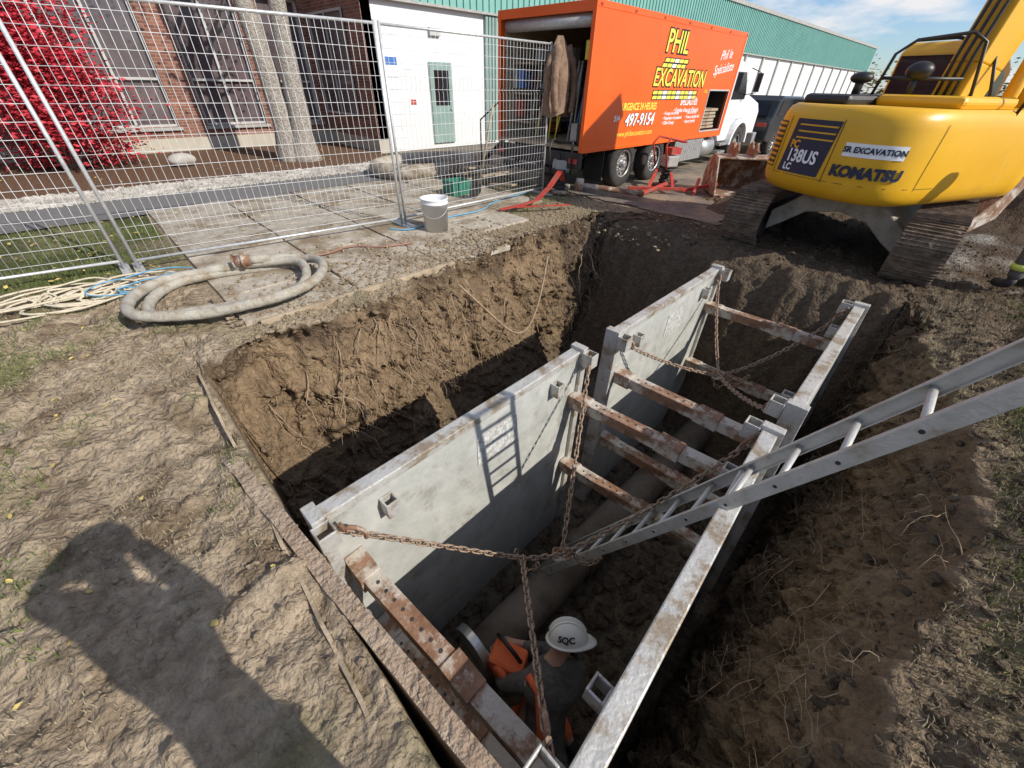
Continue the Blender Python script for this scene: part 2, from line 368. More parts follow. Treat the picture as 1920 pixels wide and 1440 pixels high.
def sheet(name,poly_x,poly_y,z,mt,n=40,jit=0):
    x0,x1=poly_x;y0,y1=poly_y; mb=MB(); vs=[];k=n
    for i in range(k+1):
        for j in range(k+1):
            x=lerp(x0,x1,i/k);y=lerp(y0,y1,j/k)
            if jit and (i in(0,k) or j in (0,k)): x+=jit*N(x*1.5,y*1.5,1); y+=jit*N(x*1.5,y*1.5,6)
            vs.append((x,y,z))
    mb.add(vs,[(i*(k+1)+j,(i+1)*(k+1)+j,(i+1)*(k+1)+j+1,i*(k+1)+j+1) for i in range(k) for j in range(k)])
    return mb.obj(name,mt,kind='structure')
sheet('path',(-10.4,-9.0),(-30,6.4),.012,m_asph)
sheet('gravel_bed',(-11.5,-10.4),(-30,6.6),.016,m_gravel)
sheet('mulch_bed',(-16.5,-11.5),(-30,6.9),.02,m_mulch)
sheet('asphalt_yard',(-12.9,-2.5),(7.3,16),.010,m_yard,60,.25)
sheet('road',(-12.95,18),(15.9,120),.006,m_yard,20)
mb=MB(); x=-4.02
rows=0
while x>-8.9:
    y=.5
    while y<6.2:
        wy=1.15
        R=Matrix.Rotation(random.uniform(-.014,.014),3,'X')@Matrix.Rotation(random.uniform(-.014,.014),3,'Y')@Matrix.Rotation(random.uniform(-.01,.01),3,'Z')
        if not(x>-4.3 and y>2.8) and not(x>-5.0 and y>4.8): mb.box((x-.36,y+wy/2,-.01+random.uniform(-.007,.007)),(.71,wy-.02,.07),R)
        y+=wy
    x-=.74; rows+=1
mb.obj('pavement',m_conc,bevel=.008,kind='structure')
mb=MB(); mb.beam((-3.93,.62,.0),(-3.98,2.9,.0),.05,.09); mb.obj('edging_plank',m_wood,bevel=.005,label='weathered wooden edging plank along the paving slabs',cat='plank')
# ---------------- scatter stuff
def blades(name,mt,pts,hmin,hmax,wd=.006,lab='short autumn grass growing on the ground'):
    mb=MB()
    for q in pts:
        x,y,z=q[:3]; sc=q[3] if len(q)>3 else 1
        a=random.uniform(0,6.28); h=random.uniform(hmin,hmax)*sc; ln=random.uniform(.2,1.1)*h; b=random.uniform(0,6.28)
        dx,dy=math.cos(a)*wd,math.sin(a)*wd
        tip=(x+math.cos(b)*ln,y+math.sin(b)*ln,z+h); mid=(x+math.cos(b)*ln*.35,y+math.sin(b)*ln*.35,z+h*.65)
        mb.add([(x-dx,y-dy,z-.01),(x+dx,y+dy,z-.01),(mid[0]+dx*.6,mid[1]+dy*.6,mid[2]),(mid[0]-dx*.6,mid[1]-dy*.6,mid[2]),tip],[(0,1,2,3),(3,2,4)])
    mb.obj(name,mt,kind='stuff',label=lab,cat='grass',world=True)
pts=[]
for _ in range(16000):
    x=random.uniform(-9,-6.0);y=random.uniform(-4,.45)
    if N(x*1.3,y*1.3,5)>-.3: pts.append((x,y,hfun(x,y),1.2))
for _ in range(3500):
    x=random.uniform(-8.6,-5.2);y=random.uniform(5.0,7.2)
    if N(x*1.3,y*1.3,5)>-.1:pts.append((x,y,.0))
for _ in range(18000):
    x=random.uniform(.95,3.3);y=random.uniform(.5,6.8)
    if N(x*1.5,y*1.5,15)>-.1 and (y>2 or random.random()<.35): pts.append((x,y,hfun(x,y),1.5))
for _ in range(12000):
    x=random.uniform(-6.2,-1.6);y=random.uniform(-2.5,.0)
    if N(x*1.2,y*1.2,63)>.1: pts.append((x,y,hfun(x,y),.8))
blades('grass',m_grass,pts,.015,.055,.004)
pts=[]
for _ in range(22000):
    x=random.uniform(-6.2,-1.2);y=random.uniform(-2.6,.02)
    if N(x*1.4,y*1.4,35)>-.05: pts.append((x,y,hfun(x,y)))
for _ in range(9000):
    y=random.uniform(.3,6.6); x=interp(XL,y)-.1-abs(random.gauss(0,.2))
    pts.append((x,y,hfun(x,y)))
for _ in range(14000):
    y=random.uniform(.3,6.8); x=interp(XR,y)+abs(random.gauss(.1,.5)); pts.append((x,y,hfun(x,y),1.6))
blades('dry_grass',m_straw,pts,.004,.028,.0025,'flattened dry straw coloured grass on bare soil')
def clods(name,mt,gen,n,r0,r1,lab):
    mb=MB()
    for _ in range(n):
        x,y,z=gen(); r=r0+(r1-r0)*random.random()**4
        mb.ell((x,y,z+r*.1),(r*random.uniform(.6,1.4),r*random.uniform(.6,1.4),r*random.uniform(.45,.8)),6,4,Matrix.Rotation(random.uniform(0,6),3,'Z')@Matrix.Rotation(random.uniform(-.5,.5),3,'X'),jit=.3)
    mb.obj(name,mt,kind='stuff',label=lab,cat='rubble',world=True)
def g1():
    while 1:
        x=random.uniform(-6,-.3);y=random.uniform(-2.6,0)
        if N(x*1.2,y*1.2,45)>-.1+random.uniform(-.2,.2): return x,y,hfun(x,y)
clods('dirt_clods',m_clod,g1,6500,.002,.02,'loose dry clods of dug soil on the ground')
def g2():
    q=random.random()
    if q<.5:
        y=random.uniform(.4,6.6); x=interp(XL,y)-abs(random.gauss(0,.45)); return x,y,max(hfun(x,y),.026 if x<-4 and y<3.9 else -1)
    if q<.75:
        x=-4-abs(random.gauss(0,.7)); y=random.gauss(2.6,1.0); y=min(4.5,max(.6,y)); return x,y,.026
    x=random.uniform(-6,-2.4);y=random.uniform(5.4,9.5); return x,y,.0
clods('dirt_crumbs',m_clod,g2,8500,.004,.03,'crumbled brown soil along the trench edge')
def g3():
    if random.random()<.5:
        y=random.uniform(.3,6.2);x=interp(XR,y)+abs(random.gauss(.1,.4)); return x,y,hfun(x,y)
    x=random.uniform(-2.5,3);y=random.uniform(6.1,9.5)
    return x,y,hfun(x,y)
clods('dark_dirt_clods',m_clodd,g3,6000,.004,.03,'damp dark clods of soil beside the trench')
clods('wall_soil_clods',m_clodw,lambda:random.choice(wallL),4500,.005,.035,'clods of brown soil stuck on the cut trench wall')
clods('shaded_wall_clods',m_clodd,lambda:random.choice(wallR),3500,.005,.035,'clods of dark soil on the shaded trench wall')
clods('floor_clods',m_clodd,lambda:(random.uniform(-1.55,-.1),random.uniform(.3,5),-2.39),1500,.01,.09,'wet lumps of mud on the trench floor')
def g4():
    x=random.uniform(-11.5,-10.4);y=random.uniform(-4,6.6); return x,y,.02
clods('gravel_stones',m_stone,g4,9000,.015,.05,'pale round stones in the garden border')
mb=MB()
for _ in range(300):
    q=random.random()
    if q<.25: x=random.uniform(-6,-1);y=random.uniform(-2.4,0);z=hfun(x,y)
    elif q<.55: x=random.uniform(-9,-6);y=random.uniform(-3,.4);z=hfun(x,y)+.03
    elif q<.85: x=random.uniform(-16,-11.5);y=random.uniform(-3,6.8);z=.03
    else: x=random.uniform(-8.9,-4);y=random.uniform(.5,6);z=.03
    a=random.uniform(0,6.28);l=random.uniform(.012,.026) if x>-6 else random.uniform(.02,.045);w_=l*random.uniform(.25,.8);t=random.uniform(0,.015)
    ca_,sa=math.cos(a),math.sin(a)
    P=lambda u,v,h:(x+u*ca_-v*sa,y+u*sa+v*ca_,z+.012+h)
    mb.add([P(-l,0,0),P(-l*.3,w_,t),P(l*.5,w_*.7,0),P(l,0,t),P(l*.5,-w_*.7,t),P(-l*.3,-w_,0)],[(0,1,2,3,4,5)])
mb.obj('fallen_leaves',m_leafy,kind='stuff',label='scattered yellow fallen leaves on the soil',cat='leaves',world=True)
mb=MB()
for _ in range(260):
    if random.random()<.5:
        y=random.gauss(2.1,.55); y=min(6.0,max(.4,y)); cand=[q for q in random.sample(wallL,60) if abs(q[1]-y)<.25 and -1.0<q[2]<-.1]
    else: cand=[q for q in random.sample(wallL,30) if -1.3<q[2]<-.05]
    if not cand: continue
    x,y,z=random.choice(cand); x+=.01; pts=[];dx=random.uniform(.0,.05);dy=random.uniform(-.05,.05)
    for i in range(8):
        pts.append((x,y,z)); x+=dx+random.uniform(-.01,.04); y+=dy+random.uniform(-.05,.05); z-=random.uniform(.01,.1)
    r0=random.choice([.002,.003,.004,.008]); mb.tube(pts,[r0*(1-i/9) for i in range(8)],4)
for _ in range(700):
    x,y,z=random.choice(wallR)
    if z<-1.4: continue
    pts=[];dy=random.uniform(-.06,.06)
    for i in range(7):
        pts.append((x,y,z)); x-=random.uniform(.0,.035); y+=dy+random.uniform(-.04,.04); z+=random.uniform(-.05,.03)
    r0=random.choice([.0012,.0018,.0025,.0035]); mb.tube(pts,[r0*(1-i/8) for i in range(7)],4)
pts=[(-4.0+.14*math.sin(t*2.2)+.25*math.sin(t*3.14),2.7+1.5*t,-.1-.75*math.sin(t*math.pi)+.05*math.sin(t*9)) for t in [i/20 for i in range(21)]]
mb.tube([(q[0]+.35,q[1],q[2]) for q in pts],.014,6)
mb.obj('roots',m_root,kind='stuff',label='torn thin roots hanging from the cut soil wall',cat='roots',world=True)
# ---------------- trench boxes
def sq_socket(mb,c,ax,l=.14,s=.09,t=.012,mi=0):
    c=V(c)
    for k in range(4):
        a=k*math.pi/2
        if ax=='z': o=V((math.cos(a),math.sin(a),0))*(s/2); sz=(t,s+t,l) if k%2==0 else (s-t,t,l)
        else: o=V((0,math.cos(a),math.sin(a)))*(s/2); sz=(l,t,s+t) if k%2==0 else (l,s-t,t)
        mb.box(c+o,sz,None,mi)
def trench_box(y0,y1,top,group,lab,rot,ysh,xr0,sk):
    e=thing('trench_box',(-.85,(y0+y1)/2,-2.4),lab,'trench box',group)
    for side in (0,1):
        xo=-1.65 if side==0 else xr0; sh=0.0 if side==0 else .05; Y0,Y1=(y0,y1) if side==0 else (y0+ysh,y1+ysh); kk=sk if side else 0
        f=lambda x,y,z:x-(z-top)*sh+kk*(Y1-y)/(Y1-Y0)
        def slab(mb,x0,x1,ya,yb,z0,z1,mi):
            vs=[]
            for z in (z0,z1):
                for (x,y) in((x0,ya),(x1,ya),(x1,yb),(x0,yb)): vs.append((f(x,y,z),y,z))
            mb.add(vs,[(3,2,1,0),(4,5,6,7),(0,1,5,4),(1,2,6,5),(2,3,7,6),(3,0,4,7)],mi)
        mb=MB(); slab(mb,xo,xo+.085,Y0+.05,Y1-.05,-2.4,top,0)
        pn=mb.obj('side_panel',[m_alu],e,.006)
        mb=MB(); slab(mb,xo-.006,xo+.091,Y0+.04,Y1-.04,top-.045,top+.02,0)
        mb.obj('top_rail',m_alutop,pn,.008)
        for yy in (Y0,Y1-.07):
            mb=MB(); slab(mb,xo-.02,xo+.12,yy,yy+.07,-2.4,top+.05,0)
            inn=xo+.12 if side==0 else xo-.02
            sq_socket(mb,(f(inn+(.05 if side==0 else -.05),yy,top),yy+.035,top-.04),'z',.13)
            mb.obj('end_post',[m_alutop],e,.005)
        for fr in (.17,.83):
            mb=MB(); yy=lerp(Y0,Y1,fr); sq_socket(mb,(f((xo+.13) if side==0 else xo-.05,yy,top),yy,top-.18),'z',.12,.075)
            mb.obj('lifting_socket',[m_alutop],e,.003)
        if side==0:
            mb=MB(); ym=lerp(Y0,Y1,.56); mb.box((xo+.0885,ym,top-.33),(.004,.42,.28)); mb.obj('sticker',m_stick,pn)
    for yy in (y0+.13,y1-.11):
        for zz in (top-.47,top-1.35):
            mb=MB(); ye=yy+ysh; mb.beam((-1.53,yy,zz),(-.04,ye,zz),.105,.105,mi=0)
            for xe in (-1.46,-.62): mb.box((xe,lerp(yy,ye,(xe+1.53)/1.45),zz),(.2,.125,.125),None,0)
            for i in range(9): q=-1.3+i*.075; yq=lerp(yy,ye,(q+1.53)/1.45); mb.cyl((q,yq,zz+.051),(q,yq,zz+.055),.012,n=8,mi=1)
            mb.obj('spreader_bar',[m_rust,m_dark],e,.006)
    e.rotation_euler=(0,0,math.radians(rot))
    return e
trench_box(.12,2.54,0,'trench boxes','grey aluminium trench box with rusty spreader bars in the pit',2.0,.10,-.115,.075)
trench_box(2.88,5.3,.03,'trench boxes','grey aluminium trench box with chains across its open top',1.3,.04,-.145,0)
def chain(mb,P0,P1,sag,pitch=.05,r=.0058,ll=.036,ww=.016):
    P0=V(P0);P1=V(P1);n=60;pts=[]
    for i in range(n+1):
        t=i/n; q=P0.lerp(P1,t); q.z-=sag*4*t*(1-t); pts.append(q)
    L=[0]
    for a,b in zip(pts,pts[1:]): L.append(L[-1]+(b-a).length)
    k=max(1,int(L[-1]/pitch)); j=0
    for i in range(k+1):
        s=L[-1]*i/k
        while j<n-1 and L[j+1]<s: j+=1
        a,b=pts[j],pts[j+1]; c=a.lerp(b,(s-L[j])/max(1e-6,L[j+1]-L[j])); t=(b-a).normalized()
        n1=t.cross(V((.3,.2,1)));n1.normalize();n2=t.cross(n1)
        if i%2: n1,n2=n2,n1
        rr=random.uniform(-.25,.25); n1=(n1*math.cos(rr)+n2*math.sin(rr))
        lp=[]
        for q in range(10):
            an=2*math.pi*q/10; cx=math.cos(an);sx=math.sin(an)
            lp.append(c+t*((ll-ww)*(1 if cx>.1 else -1 if cx<-.1 else 0)+ww*cx)+n1*ww*sx)
        mb.tube(lp,r,5,closed=True)
def sling(cs,J,lab,hang,J1=None):
    e=thing('chain_sling',J,lab,'chain','chain slings')
    for i,c in enumerate(cs):
        T_=J1 if (J1 is not None and i in (0,2)) else J
        mb=MB(); chain(mb,c,T_,hang[i])
        mb.obj('chain_leg',m_chain,e)
        mb=MB(); d=(V(T_)-V(c)).normalized(); c=V(c)
        hk=[c+V((0,0,.06))+d*.02]+[c+d*(.1-.06*math.cos(a))+V((0,0,.05*math.sin(a))) for a in [0.3*k for k in range(0,14)]]
        mb.tube(hk,.013,7); mb.obj('hook',m_rust,e)
    if J1 is not None:
        mb=MB(); chain(mb,J1,J,.01); mb.obj('chain_leg',m_chain,e)
    mb=MB()
    for k in range(2):
        t=V((1,.3,0)).normalized() if k==0 else V((.3,1,.2)).normalized(); n1=t.cross(V((0,0,1)))
        mb.tube([V(J)+t*.07*math.cos(a)+n1*.035*math.sin(a) for a in [2*math.pi*i/16 for i in range(16)]],.011,7,closed=True)
    mb.obj('ring',m_rust,e)
    Q=V(J1) if J1 is not None else V(J)
    mb=MB(); chain(mb,Q+V((-.06,0,0)),Q+V((.1,.05,-.02)),.14); mb.obj('slack_loop',m_chain,e)
    mb=MB(); chain(mb,V(J)+V((.05,.08,0)),V(J)+V((.22,.16,.02)),.12); mb.obj('slack_loop',m_chain,e)
sling([(-1.47,.2,-.08),(-1.53,2.5,-.05),(-.10,.36,-.1),(-.16,2.6,-.05)],(-.82,1.42,-.98),'rusty four leg chain sling hung inside the trench box',[.0,.0,.02,.1],(-.95,1.12,-.84))
sling([(-1.52,2.95,-.05),(-1.58,5.25,-.02),(-.18,2.97,-.07),(-.2,5.25,-.02)],(-.85,4.0,-.60),'rusty chain sling strung across the farther trench box',[.05,.10,.05,.12])
# end plate & sheet
mb=MB(); k=60; top=[]
for i in range(k+1):
    t=i/k; top.append((lerp(-2.27,.06,t),lerp(-.03,.215,t)+.008*N(t*9,1),lerp(.035,.01,t)+.012*N(t*12,2)+.006*N(t*50,2)))
mb.prism([(-2.27,-.03,-2.3)]+top+[(.06,.215,-2.3)],(0.008,-.075,0))
for i in range(120):
    t=random.random(); mb.ell((-2.26+2.27*t,-.068+.24*t+random.uniform(-.03,.03),lerp(.03,.005,t)+.012*N(t*12,2)),(random.uniform(.008,.03),random.uniform(.006,.02),random.uniform(.004,.01)),7,4,jit=.25)
mb.obj('steel_end_plate',m_rustpl,bevel=.004,label='thick mud caked steel plate standing across the trench end',cat='steel plate')
mb=MB(); k=60; top=[]
for i in range(k+1):
    t=i/k; x=lerp(-3.38,-.62,t); top.append((x,lerp(.0,-.075,t)+.01*N(t*8,3),.03*(1-t)+.015*N(t*14,5)+.012*N(t*60,5)-.0*t+(.05*math.exp(-((t-.2)/.08)**2))))
mb.prism([(-3.38,.0,-.9)]+top+[(-.62,-.075,-.9)],(0,.016,0))
mb.obj('plywood_sheet',m_wood,label='old splintered plywood sheet edge holding back soil',cat='plywood sheet')
mb=MB(); mb.tube([(-1.05,.1,-2.18),(-1.05,1.2,-2.18),(-1.05,2.4,-2.2),(-1.05,6,-2.25)],.2,28)
mb.tube([(-1.05,2.1,-2.19),(-1.05,2.3,-2.19)],.225,28)
mb.obj('concrete_pipe',m_pipe,label='grey concrete sewer pipe exposed along the trench floor',cat='pipe')
# ladder
e=thing('ladder',(-1.2,1.75,-2.3),'long aluminium extension ladder leaning out of the trench','ladder')
D=V((.45,.045,.893)).normalized(); P0=V((-1.27,1.84,-2.3)); nrm=V((D.z,0,-D.x)).normalized()
for k,yo in enumerate((-.19,.19)):
    mb=MB(); a=P0+V((0,yo,0)); b=a+D*5.0; sg=1 if yo>0 else -1
    mb.beam(a,b,.006,.07,up=nrm)
    for q in (-1,1): mb.beam(a+nrm*.033*q-V((0,.013*sg,0)),b+nrm*.033*q-V((0,.013*sg,0)),.028,.006,up=nrm)
    ra=mb.obj('rail',m_ladder,e,.0015)
    for i in range(16):
        mb=MB(); c=a+D*(.2+.305*i); mb.cyl(c+V((0,.004*sg,0)),c+V((0,.0065*sg,0)),.016,n=14)
        mb.cyl(c+V((0,.0066*sg,0)),c+V((0,.0075*sg,0)),.010,n=12,mi=1)
        mb.obj('rivet',[m_alutop,m_dark],ra)
for i in range(16):
    mb=MB(); c=P0+D*(.2+.305*i); mb.cyl(c+V((0,-.195,0)),c+V((0,.195,0)),.016,n=12)
    mb.obj('rung',m_ladder,e)
# ---------------- fences
def fence(A,B,lab,h=2.42):
    A=V((*A,0));B=V((*B,0)); e=thing('fence_panel',(A+B)/2,lab,'fence','temporary fence panels')
    d=(B-A).normalized(); L=(B-A).length; up=V((0,0,1)); r=.019
    mb=MB()
    for q in (A,B): mb.cyl(q+up*.02,q+up*h,r,n=10)
    for z in (.12,h-.03): mb.cyl(A+up*z,B+up*z,r*.85,n=10)
    mb.obj('frame',m_galv,e)
    mb=MB(); n=int(L/.078); nv=V((-d.y,d.x,0)); W_=lambda s,z:nv*(.018*N(s*.8,z*.8,A.y))
    for i in range(1,n):
        s=L*i/n; q=A+d*s; mb.tube([q+up*z+W_(s,z)+nv*o for z,o in ((.12,0),(.62,0),(.66,.02),(.7,0),(1.2,0),(1.7,0),(1.74,.02),(1.78,0),(h-.03,0))],.0027,4)
    z=.2
    while z<h-.08:
        mb.tube([A+d*(L*i/8)+up*z+W_(L*i/8,z) for i in range(9)],.0027,4); z+=.14
    mb.obj('wire_mesh',m_wire,e)
    for q in (A,B):
        mb=MB(); mb.box(q+V((0,0,.015)),(.5,.09,.03)); mb.obj('foot',m_galv,e)
fence((-6.22,.02),(-5.83,3.3),'galvanised mesh temporary fence panel on pavement slabs')
fence((-6.3,-.1),(-6.9,-3.6),'galvanised mesh temporary fence panel beside the grass')
fence((-5.85,3.38),(-5.98,6.75),'galvanised mesh temporary fence panel behind the truck tail')
# ---------------- brick building
e=thing('brick_building',(-20,0,0),'red brick building with tall dark tinted windows','building')
mb=MB()
wins=[(-9,-6.2),(-4.6,-1.2),(-.3,2.6),(3.3,5.0),(5.6,6.8)]
z0,z1=.62,3.7; ycur=-30; H=5.2
for a,b in wins:
    mb.b2((-16.5,ycur,.35),(-16.9,a,H)); mb.b2((-16.5,a,.35),(-16.9,b,z0)); mb.b2((-16.5,a,z1),(-16.9,b,H)); ycur=b
mb.b2((-16.5,ycur,.35),(-16.9,7.0,H))
mb.b2((-16.9,7.0,.35),(-13.0,7.3,H))
mb.obj('wall',m_brick,e)
mb=MB(); mb.b2((-16.47,-30,-.1),(-16.92,6.97,.35)); mb.b2((-16.92,6.97,-.1),(-12.99,7.3,.35)); mb.obj('foundation',m_beige,e)
for a,b in wins:
    mb=MB(); n=max(1,round((b-a)/1.0))
    mb.b2((-16.72,a,z0),(-16.73,b,z1)); wo=mb.obj('window',m_glass,e)
    mb=MB()
    for i in range(n+1):
        yy=lerp(a+.03,b-.03,i/n); mb.b2((-16.62,yy-.03,z0),(-16.715,yy+.03,z1))
    for zz in (z0+.03,z0+1.1,z1-.03): mb.b2((-16.63,a,zz-.028),(-16.712,b,zz+.028))
    mb.obj('frame',m_frame,wo)
    mb=MB(); mb.b2((-16.42,a-.05,z0-.08),(-16.7,b+.05,z0-.005)); mb.obj('sill',m_concg,wo)
mb=MB(); mb.b2((-16.2,6.96,.9),(-14.0,6.985,3.4)); wo=mb.obj('window',m_glass,e)
mb=MB()
for xx in (-16.2,-15.1,-14.0): mb.b2((xx-.03,6.93,.9),(xx+.03,6.955,3.4))
for zz in (.93,2.0,3.37): mb.b2((-16.17,6.935,zz-.03),(-14.03,6.952,zz+.03))
mb.obj('frame',m_frame,wo)
mb=MB(); mb.b2((-16.3,-30,H),(-24,9,H+.3)); mb.obj('roof',m_roof,e)
# white/teal building
e=thing('warehouse',(-20,35,0),'long white warehouse with teal corrugated metal upper siding','building')
mb=MB(); mb.b2((-13,7.02,0),(-13.3,68,3.6)); mb.b2((-13.3,67.7,0),(-40,68,5.4)); mb.b2((-13.3,7.3,0),(-40,7.4,5.4))
mb.obj('wall',m_white,e)
mb=MB(); y=7.02
while y<68:
    mb.b2((-12.86,y,3.6),(-13.25,y+.13,5.55)); mb.b2((-12.9,y+.13,3.6),(-13.24,y+.26,5.55)); y+=.26
mb.obj('upper_siding',m_teal,e)
mb=MB(); mb.b2((-12.8,7.0,5.55),(-40,68.1,5.72)); mb.b2((-12.84,7.0,3.54),(-12.99,68,3.597)); mb.obj('roof_edge',m_concg,e)
mb=MB(); mb.b2((-16,15,5.7),(-30,60,6.3)); mb.obj('roof',m_roof,e)
for k in range(4):
    mb=MB(); mb.b2((-12.9,11.3+k*.14,.1),(-13.0,11.4+k*.14,3.53)); mb.obj('downpipe',m_tealr,e)
y=18
while y<67:
    mb=MB(); mb.b2((-12.9,y,.0),(-13.0,y+.22,3.53)); mb.obj('pilaster',m_concg,e); y+=3
mb=MB(); mb.b2((-12.93,9.0,.15),(-13.0,9.85,2.3)); dr=mb.obj('door',m_tealr,e,.01)
mb=MB(); mb.b2((-12.92,9.15,1.2),(-12.928,9.7,2.1)); mb.obj('door_glass',m_glassblk,dr)
mb=MB(); mb.cyl((-12.92,9.75,1.1),(-12.88,9.75,1.1),.03); mb.obj('handle',m_galv,dr)
mb=MB(); mb.b2((-12.9,9.1,2.9),(-13.0,9.5,3.1)); mb.obj('wall_lamp',m_frame,e,.02)
for (ya,za,w_,h_,mt) in ((7.5,1.9,.45,.5,m_blue),(8.2,1.0,.28,.4,m_red),(8.1,2.1,.3,.25,m_twht)):
    mb=MB(); mb.b2((-12.985,ya,za),(-13.0,ya+w_,za+h_)); sg=mb.obj('sign',m_twht,e)
    mb=MB(); mb.b2((-12.98,ya+.04,za+h_*.55),(-12.986,ya+w_-.04,za+h_-.04)); mb.obj('sign_print',mt,sg)
# ---------------- vegetation
def leafq(mb,c,l):
    R=Matrix.Rotation(random.uniform(0,6.28),3,'Z')@Matrix.Rotation(random.uniform(-1.3,1.3),3,'X')
    mb.add([c+R@V((-l,0,0)),c+R@V((0,-l*.5,0)),c+R@V((l,0,0)),c+R@V((0,l*.5,0))],[(0,1,2,3)])
def tree(x,y,stems,H,lab,leaf,name='tree'):
    e=thing(name,(x,y,0),lab,'tree'); mb=MB(); tips=[]
    for (dx,dy,r) in stems:
        pts=[];rs=[]
        for i in range(29):
            t=i/28; pts.append((x+dx*.45+dx*t*1.6+.06*N(t*5,dx*9,1),y+dy*.45+dy*t*1.6+.06*N(t*5,dy*9,4),-.1+H*t)); rs.append(r*(1.6 if i==0 else 1.3 if i==1 else 1.12 if i==2 else 1-.65*t)*(1+.1*N(t*14,r*20)))
        mb.tube(pts,rs,20)
        for k in range(9):
            i=random.randint(13,27); p0=V(pts[i]); a=random.uniform(0,6.28); ln=random.uniform(1.2,2.6); q=[p0]
            for s in range(5): q.append(q[-1]+V((math.cos(a)*ln/5,math.sin(a)*ln/5,ln/5*random.uniform(.3,1)))); a+=random.uniform(-.4,.4)
            mb.tube(q,[rs[i]*.45*(1-s/6.5) for s in range(6)],7); tips.append(q[3]);tips.append(q[-1])
    mb.obj('trunk',m_bark,e)
    mb=MB()
    for t in tips:
        for _ in range(40):
            c=t+V((random.gauss(0,.5),random.gauss(0,.5),random.gauss(0,.4))); leafq(mb,c,random.uniform(.04,.08))
    mb.obj('crown',leaf,e)
tree(-13.0,4.5,[(-.2,-.22,.29),(.25,.27,.27)],7.5,'mature twin stem tree with rough grey bark by the building',m_leafg)
def bush(cx,cy,r,h,leaf,lab,n):
    e=thing('shrub',(cx,cy,0),lab,'shrub')
    mb=MB(); cl=[]
    for k in range(44):
        a=random.uniform(0,6.28);q=random.uniform(.1,.95)*r; t=V((cx+math.cos(a)*q,cy+math.sin(a)*q,random.uniform(.25,h)*(1-.25*(q/r)**3))); cl.append(t)
        mb.tube([(cx+math.cos(a)*.1,cy+math.sin(a)*.1,0),(cx+math.cos(a)*q*.5,cy+math.sin(a)*q*.5,t.z*.6),t],[.03,.02,.008],5)
    mb.obj('branches',m_bark,e)
    mb=MB()
    for _ in range(n):
        t=random.choice(cl); c=t+V((random.gauss(0,.27),random.gauss(0,.27),random.gauss(0,.26)))
        if c.z<.1: continue
        leafq(mb,c,random.uniform(.035,.065))
    mb.obj('foliage',leaf,e)
bush(-14.4,-.15,1.5,3.9,m_redleaf,'large crimson leaved shrub against the brick wall',28000)
bush(-14.6,-3.2,1.4,3.0,m_redleaf,'crimson leaved shrub growing in the mulch bed',12000)
mb=MB()
for i in range(70):
    x=-60+i*2.6+random.uniform(-1,1); y=150+random.uniform(-8,8); h=random.uniform(4,8)
    for _ in range(90):
        leafq(mb,V((x+random.gauss(0,1.6),y+random.gauss(0,1.6),abs(random.gauss(h*.5,h*.25)))),random.uniform(.3,.7))
mb.obj('distant_trees',m_leafg,kind='stuff',label='far off line of autumn trees on the horizon',cat='trees',world=True)
mb=MB(); mb.tube([(-9.5+1.1*math.cos(a)*.8,6.3+1.3*math.sin(a),.16) for a in [2*math.pi*i/40 for i in range(40)]],.17,12,closed=True)
mb.obj('planter_ring',m_conc,label='low round concrete planter kerb beside the path',cat='planter')
# ---------------- truck
TX=-5.3; TW=2.35; Y0,Y1=7.05,13.3; ZB,ZT=.82,2.92
T=thing('box_truck',(TX-TW/2,11,0),'orange contractor box truck with open rear and tool compartment','truck')
mb=MB()
hy0,hy1,hz0,hz1=11.95,13.1,.95,1.78
xi=TX-.05
mb.b2((TX,Y0,ZB),(xi,hy0,ZT)); mb.b2((TX,hy1,ZB),(xi,Y1,ZT)); mb.b2((TX,hy0,ZB),(xi,hy1,hz0)); mb.b2((TX,hy0,hz1),(xi,hy1,ZT))
mb.b2((TX-TW,Y0,ZB),(TX-TW+.05,Y1,ZT)); mb.b2((TX-TW+.05,Y1-.05,ZB),(xi,Y1,ZT))
mb.b2((TX-TW+.05,Y0,ZT-.04),(xi,Y1-.05,ZT))
bd=mb.obj('cargo_box',m_orange,T)
mb=MB(); mb.b2((TX-TW+.05,Y0+.002,ZB),(xi,Y1-.05,ZB+.06)); mb.obj('floor',m_wood,bd)
mb=MB(); mb.b2((TX-TW+.055,Y0+.12,ZB+.06),(TX-TW+.065,Y1-.06,ZT-.05)); mb.b2((xi-.015,Y0+.12,ZB+.06),(xi-.005,hy0-.02,ZT-.05)); mb.b2((TX-TW+.07,Y0+.12,ZT-.07),(xi-.02,Y1-.06,ZT-.05)); mb.obj('inner_lining',m_wood,bd)
mb=MB(); mb.cyl((TX-TW+.1,Y0+.16,ZT-.2),(xi-.05,Y0+.16,ZT-.2),.1,n=18); mb.obj('rolled_shutter',m_galv,bd)
mb=MB()
mb.b2((TX+.006,Y0-.01,ZT-.07),(TX-.03,Y1+.02,ZT+.02)); mb.b2((TX+.006,Y0-.01,ZB-.04),(TX-.03,Y1+.02,ZB+.03))
mb.b2((TX+.008,Y0-.03,ZB-.03),(TX-.07,Y0-.002,ZT+.02)); mb.b2((TX-TW,Y0-.03,ZB-.03),(TX-TW+.08,Y0-.002,ZT+.02)); mb.b2((TX-TW+.08,Y0-.028,ZT-.12),(TX-.07,Y0-.003,ZT+.02))
mb.b2((TX+.008,Y1-.06,ZB),(TX-.03,Y1+.01,ZT))
mb.obj('edge_trim',m_orange,bd,.006)
for i in range(7):
    mb=MB(); mb.box((TX+.012,Y0+.1+i*1.02,ZT-.03),(.014,.05,.03)); mb.obj('marker_lamp',m_red,bd)
